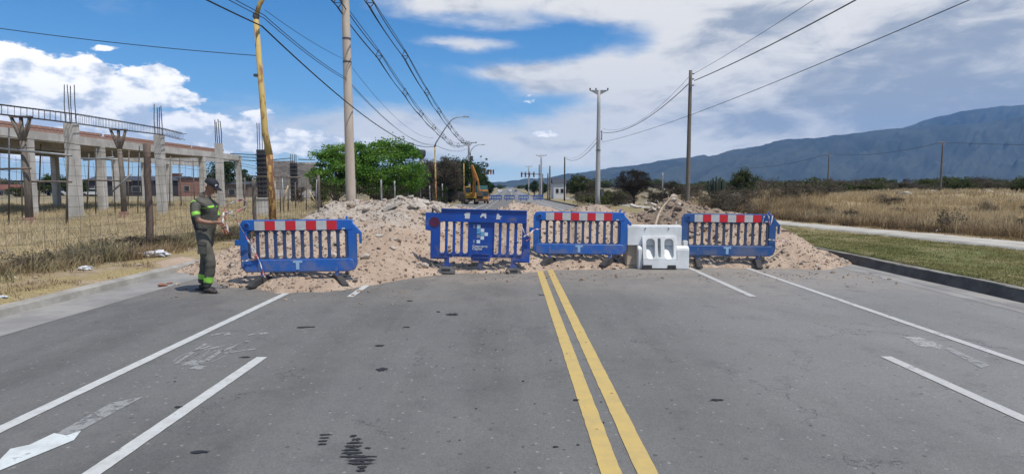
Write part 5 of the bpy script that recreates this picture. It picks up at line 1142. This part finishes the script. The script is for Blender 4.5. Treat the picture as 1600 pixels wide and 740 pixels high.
# right side
tree('grey green tree right of the white building', 906, 118, 271, 40, g_olive, 50, 120, .28, 60, base=.08)
tree('grey bushy tree behind the pale concrete pole', 926, 108, 282, 24, g_brown, 28, 110, .26, 61, base=.05, aspect=.25)
tree('dark bare vase shaped tree in the rubble field', 990, 68, 261, 58, g_dry, 74, 110, .26, 62, base=.30, aspect=.13, cl=.13, trunk=.12, limbs=30, limbm=mat('dark_bark', (.05, .04, .033), .9, .3, 6))
tree('dark bush beside the bare tree, right of it', 1052, 70, 283, 44, g_dry, 30, 100, .2, 63, name='shrub', cat='shrub', base=.02, aspect=.2)
tree('green brown bush beside the cactus', 1161, 76, 262, 46, g_olive, 44, 110, .2, 64, base=.04, cl=.16)
tree('dark tree by the right verge before the far junction', 835, 190, 279, 14, g_dark, 24, 90, .34, 65, base=.1)
tree('dark tree on the far right verge behind the signal', 848, 210, 283, 16, g_dark, 24, 90, .36, 66, base=.1)
tree('small dark tree between far road and signal pole', 826, 300, 285, 12, g_dark, 18, 70, .5, 67, base=.05)
tree('green bush at the right edge of the field', 1593, 62, 284, 26, g_olive, 22, 110, .2, 68, name='shrub', cat='shrub', base=.02)
# shrubs of the right hand scrub belt: shared meshes, each its own thing
protos = []
for k in range(7):
    m_ = (g_olive, g_dry, g_brown, g_olive, g_brown, g_olive, g_brown)[k]; C_, P = crown_points(16, 85, 1.0, 1.0, .62, .66, 300+k, .2, .7, .3); P[:, 2] = np.maximum(P[:, 2], .03)
    V, Fs = leaf_cloud(P, .16, .25 if m_ in (g_dry, g_brown) else .5, 300+k); protos.append(mesh_np('shrub', V, Fs, m_))
rs = random.Random(44)
def shrub(px, Y, w, hh, label, group, k=None):
    p = at(px, 300, Y); o = link('shrub', protos[rs.randrange(7) if k is None else k]); o.location = (p.x, Y, gz(p.x, Y)-.05); o.scale = (w/2, w/2, hh/1.3); o.rotation_euler.z = rs.uniform(0, 6.28); return tag(o, label, 'shrub', group)
for i in range(110):
    px = rs.uniform(1165, 1640); Y = rs.uniform(95, 210) if px > 1300 else rs.uniform(75, 170); shrub(px, Y, rs.uniform(3.0, 6.5), rs.uniform(1.6, 3.0)*(.8+.004*(Y-90)), 'dusty shrub in the dark scrub belt below the mountain', 'shrubs of the scrub belt')
for i in range(60):
    px = rs.uniform(895, 1160); Y = rs.uniform(60, 170); shrub(px, Y, rs.uniform(2.0, 4.0), rs.uniform(.9, 2.0), 'low dry shrub in the rubble field right of the road', 'low shrubs of the rubble field', rs.choice((1, 2, 2, 6, 5)))
for i in range(26):
    px = rs.uniform(1085, 1290); Y = rs.uniform(34, 52); shrub(px, Y, rs.uniform(1.2, 2.6), rs.uniform(.7, 1.25), 'dry tan bush at the back of the tall grass', 'tan bushes behind the tall grass', rs.choice((2, 6)))
for i in range(22):
    Y = rs.uniform(14, 44); x = rs.uniform(15, 30); shrub(797+x/Y*F, Y, rs.uniform(.7, 1.5), rs.uniform(.4, .8), 'small brown weed clump in the tall dry grass on the right', 'weed clumps in the right grass', rs.choice((2, 6)))
for i in range(24):
    Y = rs.uniform(9, 30); x = -rs.uniform(8.0, 9.6) if i < 26 else -rs.uniform(9, 13); shrub(797+x/Y*F, Y, rs.uniform(.6, 1.3), rs.uniform(.18, .42), 'dry brownish weed growing at the foot of the wire fence', 'weeds along the fence', rs.choice((2, 6)))
for i in range(44):
    px = rs.uniform(-60, 760); Y = rs.uniform(140, 330); shrub(px, Y, rs.uniform(6, 13), rs.uniform(2.0, 4.2)*Y/200, 'far bushy tree on the left horizon', 'far trees on the left horizon', rs.choice((0, 3, 3, 5, 1)))
for i in range(36):
    px = rs.uniform(856, 1300); Y = rs.uniform(180, 420); shrub(px, Y, rs.uniform(6, 14), rs.uniform(2.2, 4.0)*Y/250, 'far bushy tree on the right horizon', 'far trees on the right horizon', rs.choice((0, 3, 5, 1)))
for i in range(24):
    s_ = rs.choice((-1, 1)); Y = rs.uniform(420, 1200); x = s_*rs.uniform(11, 60) if i < 16 else rs.uniform(-60, 60); 
    if abs(x) < 11 and Y < 1000: x = 14*s_
    o = shrub(797+x/Y*F, Y, rs.uniform(9, 18), rs.uniform(5, 8), 'tiny far tree where the road meets the horizon', 'far trees at the end of the road', rs.choice((3, 3, 0, 5)))
# cactus
cm = mat('cactus_green', (.028, .042, .024), .8, .3, 5, .3, 20); c0 = at(1120, 300, 74); ct = thing('column_cactus', 'many armed column cactus beside the green brown bush', 'cactus', (c0.x, 74, gz(c0.x, 74)))
rs2 = random.Random(6)
for k in range(28):
    x = rs2.uniform(-1.15, 1.15); y = rs2.uniform(-.6, .6); h = rs2.uniform(2.0, 3.1)*(1-.14*abs(x)); b = MB(); b.tube([(x*.35, y*.4, 0), (x*.85, y*.8, .7), (x, y, 1.1), (x*1.02, y, h-.15), (x*1.02, y, h)], [.12, .11, .115, .10, .03], 7); b.build('arm', cm, ct, 'all')
# ------------------------------------------------------------------ grasses: nobody could count the blades
def blades(name, pts, h, w, lm, seed, lean=.35, per=10, spread=.10, seg2=True):
    rs = np.random.default_rng(seed); P = np.repeat(np.asarray(pts, float), per, 0); n = len(P)
    P[:, 0] += rs.normal(0, spread, n); P[:, 1] += rs.normal(0, spread, n); P[:, 2] = ground(P[:, 0], P[:, 1])-.02
    hh = h*np.repeat(rs.uniform(.55, 1.3, len(pts)), per)*rs.uniform(.6, 1.15, n); a = rs.uniform(0, 6.28, n); ln = np.abs(rs.normal(0, lean, n))
    d = np.stack([np.cos(a), np.sin(a), 0*a], 1); s = np.stack([-np.sin(a+.8), np.cos(a+.8), 0*a], 1)*w*rs.uniform(.6, 1.4, n)[:, None]
    up = np.array([0, 0, 1.0]); m1 = P+d*(hh*ln*.35)[:, None]+up*(hh*.55)[:, None]; tp_ = P+d*(hh*ln)[:, None]+up*(hh*(1-.25*ln))[:, None]
    V = np.stack([P-s*.5, P+s*.5, m1+s*.42, m1-s*.42, tp_+s*.12, tp_-s*.12], 1).reshape(-1, 3); i = np.arange(n)*6
    Fs = np.concatenate([np.stack([i, i+1, i+2, i+3], 1), np.stack([i+3, i+2, i+4, i+5], 1)])
    return tag(link(name, mesh_np(name, V, Fs, lm)), kind='stuff')
straw = leafmat('dry_straw', (.42, .31, .17), (.60, .47, .29), (.36, .26, .14), .25); straw2 = leafmat('dry_straw_brown', (.27, .19, .11), (.40, .30, .18), (.17, .12, .075), .6)
underb = leafmat('underbrush_brown', (.14, .095, .06), (.20, .145, .09), (.09, .065, .045), .9)
strawL = leafmat('dry_straw_left', (.46, .38, .23), (.60, .50, .33), (.34, .27, .16), .5)
weed = leafmat('weed_olive', (.20, .19, .095), (.36, .30, .19), (.19, .155, .10), .9); lawnm = leafmat('lawn_green', (.12, .145, .045), (.25, .225, .095), (.34, .28, .14), .5)
def scat(n, x0, x1, y0, y1, seed, dens=None, k=1.6):
    rs = np.random.default_rng(seed); x = rs.uniform(x0, x1, n); y = y0+(y1-y0)*rs.random(n)**k
    if dens is not None: ok = rs.random(n) < dens(x, y); x, y = x[ok], y[ok]
    return np.stack([x, y, x*0], 1)
edge_ = lambda x, y: sst(x+fbm(x*.8, y*.8, 91, 3)*2.4, 14.7, 15.6)*(.10+.90*sst(fbm(x*.35, y*.35, 92, 3), -.10, .10))
blades('tall_dry_grass', scat(15000, 14.3, 34, 9, 60, 1, edge_), .52, .020, straw, 1, .5, 13, .13)
blades('tall_dry_grass', scat(2600, 14.5, 17.5, 9, 46, 2, lambda x, y: sst(x, 14.3, 15)*.9), .42, .018, straw2, 2, .7, 14, .12)
blades('front_brown_grass', scat(1500, 14.4, 16.2, 8, 50, 33, lambda x, y: sst(fbm(x*.5, y*.5, 192, 3), -.08, .1)), .30, .022, underb, 33, .8, 16, .14)
blades('far_dry_grass', scat(7000, 24, 90, 40, 115, 3, lambda x, y: .3+.7*sst(fbm(x*.08, y*.08, 95, 3), -.1, .15)), .50, .06, straw, 3, .6, 8, .35)
blades('dry_grass', scat(16000, -42, -8.7, 8, 62, 4, lambda x, y: .35+.65*sst(fbm(x*.4, y*.4, 93, 3), -.2, .1)), .30, .016, strawL, 4, .6, 10, .13)
blades('weeds', scat(1700, -9.6, -7.9, 7, 34, 5, lambda x, y: sst(fbm(x*.9, y*.9, 94, 3), -.10, .2)), .32, .014, weed, 5, .7, 14, .12)
blades('weeds', scat(900, -8.9, -7.6, 6, 16, 15, lambda x, y: sst(fbm(x*.9, y*.9, 97, 3), -.05, .2)), .26, .012, straw2, 15, .7, 14, .12)
blades('verge_tufts', scat(1300, -8.2, -6.75, 5, 40, 6, lambda x, y: sst(fbm(x*1.4, y*1.4, 96, 3), .0, .2)), .09, .010, straw2, 6, .9, 10, .06)
blades('lawn', scat(17000, 7.46, 11.85, 7.5, 34, 7, lambda x, y: .25+.75*sst(fbm(x*.9, y*.9, 98, 3), -.15, .12)), .055, .012, lawnm, 7, .9, 9, .06)
blades('kerb_edge_grass', scat(1500, 7.36, 7.62, 7.5, 34, 71, lambda x, y: sst(fbm(x*.5, y*1.2, 198, 3), -.12, .1)), .085, .013, lawnm, 71, 1.1, 9, .05)
blades('path_edge_grass', scat(1500, 13.4, 14.9, 8, 50, 8, lambda x, y: sst(fbm(x*1.1, y*1.1, 99, 3), -.02, .15)), .12, .014, straw2, 8, .9, 9, .08)
# ------------------------------------------------------------------ loose bits on verge, road and field
def gdrop(me, name, px, py, s, label, cat, group=None, Y=None, x=None):
    if x is None: p = gp(px, py); x, Y = p
    o = link(name, me); o.location = (x, Y, max(gz(x, Y), float(road_z(Y)))+s*.15); o.scale = (s, s*random.uniform(.8, 1.2), s*.8); o.rotation_euler = (random.uniform(-.3, .3), random.uniform(-.3, .3), random.uniform(0, 6)); return tag(o, label, cat, group)
random.seed(77)
redrock = mat('red_brick_scrap', (.34, .15, .10), .9, .3, 6, .4, 30)
gdrop(rock_mesh('brick_scrap', redrock, 50, .6, 2), 'brick_scrap', 254, 447, .14, 'reddish brick scrap on the gutter left of the worker', 'brick'); gdrop(rock_mesh('brick_scrap', redrock, 51, .6, 2), 'brick_scrap', 265, 443, .10, 'smaller reddish scrap touching the larger brick piece by the worker', 'brick'); gdrop(rocks[1], 'stone', 277, 445, .09, 'pale stone on the gutter just left of the worker\'s boots', 'stone')
gdrop(rocks[2], 'stone', 352, 449, .12, 'pale stone at the worker\'s right foot by the barrier', 'stone'); gdrop(rocks[0], 'stone', 382, 447, .10, 'pale stone under the left end of the barrier beside the worker', 'stone')
bagm = mat('plastic_bag', (.68, .68, .70), .45, .25, 6, .5, 20)
def crumpled(label, x, Y, s, seed, m_=bagm):
    bm = bmesh.new(); bmesh.ops.create_icosphere(bm, subdivisions=3, radius=.5)
    for v in bm.verts: n = mnoise.noise(v.co*4.5+Vector((seed, 0, 0))); v.co *= 1+.75*n; v.co.z = v.co.z*.42+.16; v.co.x *= 1.5
    me = bpy.data.meshes.new('plastic_bag'); bm.to_mesh(me); bm.free(); me.materials.append(m_); o = link('plastic_bag', me); o.location = (x, Y, gz(x, Y)); o.scale = (s, s*.8, s); return tag(o, label, 'litter')
crumpled('crumpled white plastic bag in the weeds on the left verge', -7.62, 12.9, .36, 1); crumpled('small torn white bag on the verge, left of the big plastic bag', -7.75, 10.9, .17, 2); crumpled('white scrap low on the left verge near the frame edge', -6.9, 8.1, .09, 3)
crumpled('white bag far out in the scrub on the right', 49, 74, .9, 5); crumpled('white scrap in the tall dry grass edge near the right frame edge', 15.0, 20.8, .26, 6)
for i in range(30):
    Y = random.uniform(6.5, 22); x = -random.uniform(6.75, 8.4); gdrop(random.choice(rocks[:5]), 'stone', 0, 0, random.uniform(.03, .09), 'small pale stone on the dusty left verge', 'stone', 'stones on the left verge', Y, x)
for i in range(16):
    Y = random.uniform(10, 34); x = random.uniform(11.4, 14.4); gdrop(random.choice(rocks), 'stone', 0, 0, random.uniform(.04, .13), 'small stone beside the pale footpath', 'stone', 'stones by the footpath', Y, x)
for i in range(90):
    px = random.uniform(905, 1190) if i < 70 else random.uniform(1250, 1600); Y = random.uniform(48, 110) if px < 1190 else random.uniform(60, 90); x = at(px, 300, Y).x
    gdrop(random.choice(rocks[:6]+slabs[:4]), 'rubble_block', 0, 0, random.uniform(.3, 1.2), 'pale rubble lump lying in the field right of the road', 'rubble', 'rubble in the right field', Y, x)
for (px, Y, s, l) in ((1148, 48, 1.9, 'large pale boulder behind the tall grass near the cactus'), (1128, 46, .9, 'smaller boulder left of the large pale one'), (1090, 40, .7, 'grey broken slab behind the rightmost barrier')):
    gdrop(rocks[3], 'boulder', 0, 0, s, l, 'boulder', None, Y, at(px, 300, Y).x)
# ------------------------------------------------------------------ far road: barriers, signals, machines, cars
fb_bar = plate('panel', [rrect(-.95, .22, .95, 1.08, .1, 3)]+[rrect(c-.09, .40, c+.09, .86, .06, 3) for c in (-.72, -.44, -.16, .16, .44, .72)], .05, mat('far_barrier_blue', (.03, .11, .36), .6, .2, 2)); fpm = fb_bar.data; bpy.data.objects.remove(fb_bar)
b = MB(); b.box((0, 0, .12), (.12, .5, .22), taper=.5); ffm = b.mesh('foot', rubber)
for px, l in ((760.5, 'first'), (776, 'second'), (796, 'third'), (818, 'fourth'), (840.5, 'fifth')):
    Y = 112+(px-800)*.02; t = thing('plastic_barrier', '%s from the left in the far row of blue barriers across the road' % l, 'barrier', (at(px, 300, Y).x, Y, float(road_z(Y))), R(rs.uniform(-8, 8)), 'blue barriers of the far row'); link('panel', fpm, t); 
    for s in (-.55, .55): link('foot', ffm, t, (s, 0, 0))
org = mat('machine_orange', (.52, .22, .035), .55, .3, 1.5, col2=(.34, .13, .03)); orgy = mat('machine_yellow', (.62, .36, .04), .55, .25, 1.5); trk = mat('track_steel', (.07, .055, .045), .9, .4, 4, .4, 12); glass = mat('cab_glass', (.03, .05, .055), .2, .1, 2)
Y = 80; ex = thing('excavator', 'orange excavator with its boom raised, parked at the left side of the far road', 'excavator', (at(736, 300, Y).x, Y, float(road_z(Y))), R(8))
for s in (-.65, .65):
    b = MB(); pr = [(-1.4, .35), (-1.1, .05), (1.1, .05), (1.4, .35), (1.1, .68), (-1.1, .68)]; n = 6; V = [(s-.22, y, z) for y, z in pr]+[(s+.22, y, z) for y, z in pr]; b.addm(V, [tuple(range(n))[::-1], tuple(range(n, 2*n))]+[(k, (k+1) % n, (k+1) % n+n, k+n) for k in range(n)]); b.build('track', trk, ex, bevel=.03)
b = MB(); b.box((0, .5, 1.15), (1.5, 1.9, .75)); b.build('engine_housing', orgy, ex, bevel=.06); b = MB(); b.tube([(0, .1, .6), (0, .1, .85)], .5, 14); b.build('slew_ring', trk, ex)
cb = MB(); cb.box((-.45, -.25, 1.75), (.75, 1.0, 1.25), taper=.9); c_ = cb.build('cab', orgy, ex, bevel=.04); b = MB(); b.box((-.45, -.765, 1.9), (.6, .02, .7)); b.build('window', glass, c_)
b = MB()
for a, c, w in (((.25, -.6, 1.1), (.35, -1.3, 3.2), .34), ((.35, -1.3, 3.2), (.02, -1.9, 5.0), .28)): b.bar(a, c, w)
b.build('boom', org, ex, bevel=.03)
b = MB(); b.bar((.0, -1.8, 5.1), (.75, -2.2, 3.0), .26); b.bar((.75, -2.2, 3.0), (.95, -2.3, 1.7), .2); b.build('stick', org, ex, bevel=.03); b = MB(); b.bar((.5, -.9, 1.6), (.45, -1.6, 3.6), .10); b.build('hydraulic_ram', galv, ex)
b = MB(); pr = [(-.1, 1.8), (.5, 1.5), (.45, .9), (.0, .75), (-.35, 1.1)]; V = [(.95-.4, -2.3+y, z) for y, z in pr]+[(.95+.4, -2.3+y, z) for y, z in pr]; b.addm(V, [(4, 3, 2, 1, 0), (5, 6, 7, 8, 9)]+[(k, (k+1) % 5, (k+1) % 5+5, k+5) for k in range(5)]); b.build('bucket', trk, ex, bevel=.02)
teal = mat('teal_paint', (.05, .17, .17), .6, .3, 1.5)
def vehicle(name, label, cat, px, Y, L, w, h, rz, bm_, cabm=None, box=False, z=None):
    x = at(px, 300, Y).x; t = thing(name, label, cat, (x, Y, (gz(x, Y) if z is None else z)), rz)
    if box: b = MB(); b.box((0, .8, h*.62), (w, L*.62, h*.72)); b.build('cargo_box', bm_, t, bevel=.04); b = MB(); b.box((0, -L*.33, h*.45), (w*.95, L*.28, h*.62), taper=.9); cbn = b.build('cab', cabm or bm_, t, bevel=.06); b = MB(); b.box((0, -L*.475, h*.55), (w*.8, .02, h*.22)); b.build('windscreen', glass, cbn); b = MB(); b.box((0, 0, .55), (w*.8, L*.95, .25)); b.build('chassis', trk, t)
    else:
        b = MB(); pr = [(-L/2, .35), (-L/2, h*.55), (-L*.28, h*.62), (-L*.14, h), (L*.22, h), (L*.36, h*.64), (L/2, h*.6), (L/2, .35)]; n = len(pr); V = [(-w/2, y, z_) for y, z_ in pr]+[(w/2, y, z_) for y, z_ in pr]
        b.addm(V, [tuple(range(n))[::-1], tuple(range(n, 2*n))]+[(k, (k+1) % n, (k+1) % n+n, k+n) for k in range(n)]); b.build('body', bm_, t, bevel=.05)
        b = MB(); 
        for s in (-1, 1): b.addm([(s*(w/2+.01), y, z_) for y, z_ in ((-L*.24, h*.64), (-L*.13, h*.93), (L*.20, h*.93), (L*.32, h*.66))], [(0, 1, 2, 3)] if s < 0 else [(3, 2, 1, 0)])
        b.addm([(-w*.42, -L*.275, h*.66), (w*.42, -L*.275, h*.66), (w*.38, -L*.155, h*.95), (-w*.38, -L*.155, h*.95)], [(0, 1, 2, 3)]); b.build('windows', glass, t)
    for sy in (-L*.3, L*.3):
        for s in (-1, 1): b = MB(); b.tube([(s*(w/2-.2), sy, .33), (s*(w/2+.02), sy, .33)], .33, 12); b.build('wheel', rubber, t)
    return t
vehicle('truck', 'teal box truck parked beside the excavator', 'truck', 752, 86, 5.0, 1.6, 2.6, R(10), teal, org, True); vehicle('truck', 'dark truck half hidden behind the left heap', 'truck', 713, 84, 4.6, 1.9, 1.6, R(70), trk, trk, True)
carw = mat('white_car_paint', (.68, .69, .70), .35, .05, 1); card = mat('grey_car_paint', (.15, .16, .18), .35, .1, 1)
vehicle('parked_car', 'white car seen under the concrete frame, left one', 'car', 92, 112, 4.3, 1.8, 1.45, R(85), carw); vehicle('parked_car', 'white car seen right of the nearest free standing column', 'car', 148, 108, 4.2, 1.8, 1.45, R(97), carw)
vehicle('car', 'white car on the far road beyond the blue barriers, left', 'car', 781, 330, 4.3, 1.8, 1.6, 0, carw); vehicle('car', 'pale car on the far road, near the middle', 'car', 797, 380, 4.3, 1.8, 1.6, 0, carw); vehicle('car', 'grey car on the far road, right lane', 'car', 806, 360, 4.3, 1.8, 1.6, 0, card)
# traffic signals hung over the far junction
sred = mat('signal_housing', (.10, .05, .045), .6, .2, 3); sor = mat('signal_visor', (.55, .12, .04), .6, .1, 3)
def signals(label, px_pole, pxs, Y, ztop_px, side):
    p = at(px_pole, 300, Y); t = thing('traffic_signal', label, 'traffic signal', (p.x, Y, float(road_z(Y)))); zt = at(px_pole, ztop_px, Y).z-float(road_z(Y))
    b = MB(); b.tube([(0, 0, 0), (0, 0, zt)], [.16, .12], 10); b.build('pole', metal, t, 'all'); b = MB(); b.tube([(0, 0, zt-.05), (at(pxs[-1], 300, Y).x-p.x, 0, zt+.15)], [.11, .07], 8); b.build('mast_arm', metal, t, 'all')
    for q in pxs:
        x = at(q, 300, Y).x-p.x; b = MB(); b.box((x, -.1, zt-.1), (.40, .35, 1.3)); hd = b.build('signal_head', sred, t, bevel=.03)
        for k in (-1, 0, 1): b = MB(); b.tube([(x, -.28, zt-.1+k*.4), (x, -.42, zt-.1+k*.4)], .17, 10); b.build('lens', sor if k != 0 else trk, hd)
signals('traffic signal on a mast arm over the right side of the far junction', 848, (834, 827, 821, 815), 150, 272, 1); signals('traffic signal on a mast arm over the left side of the far junction', 745, (757, 763, 767, 771), 158, 268, -1)
b_ = None
# ------------------------------------------------------------------ air: the haze that turns the mountains blue
hb_ = MB(); hb_.box((1200, 3260, 358), (14000, 6720, 724)); hm = bpy.data.materials.new('haze'); hm.use_nodes = True; t = hm.node_tree; t.nodes.clear()
pv_ = t.nodes.new('ShaderNodeVolumePrincipled'); pv_.inputs['Color'].default_value = (.22, .50, 1.0, 1); pv_.inputs['Density'].default_value = HAZE = 8.5e-5; pv_.inputs['Anisotropy'].default_value = .0
o_ = t.nodes.new('ShaderNodeOutputMaterial'); t.links.new(pv_.outputs[0], o_.inputs['Volume']); tag(hb_.build('haze', hm), kind='stuff')
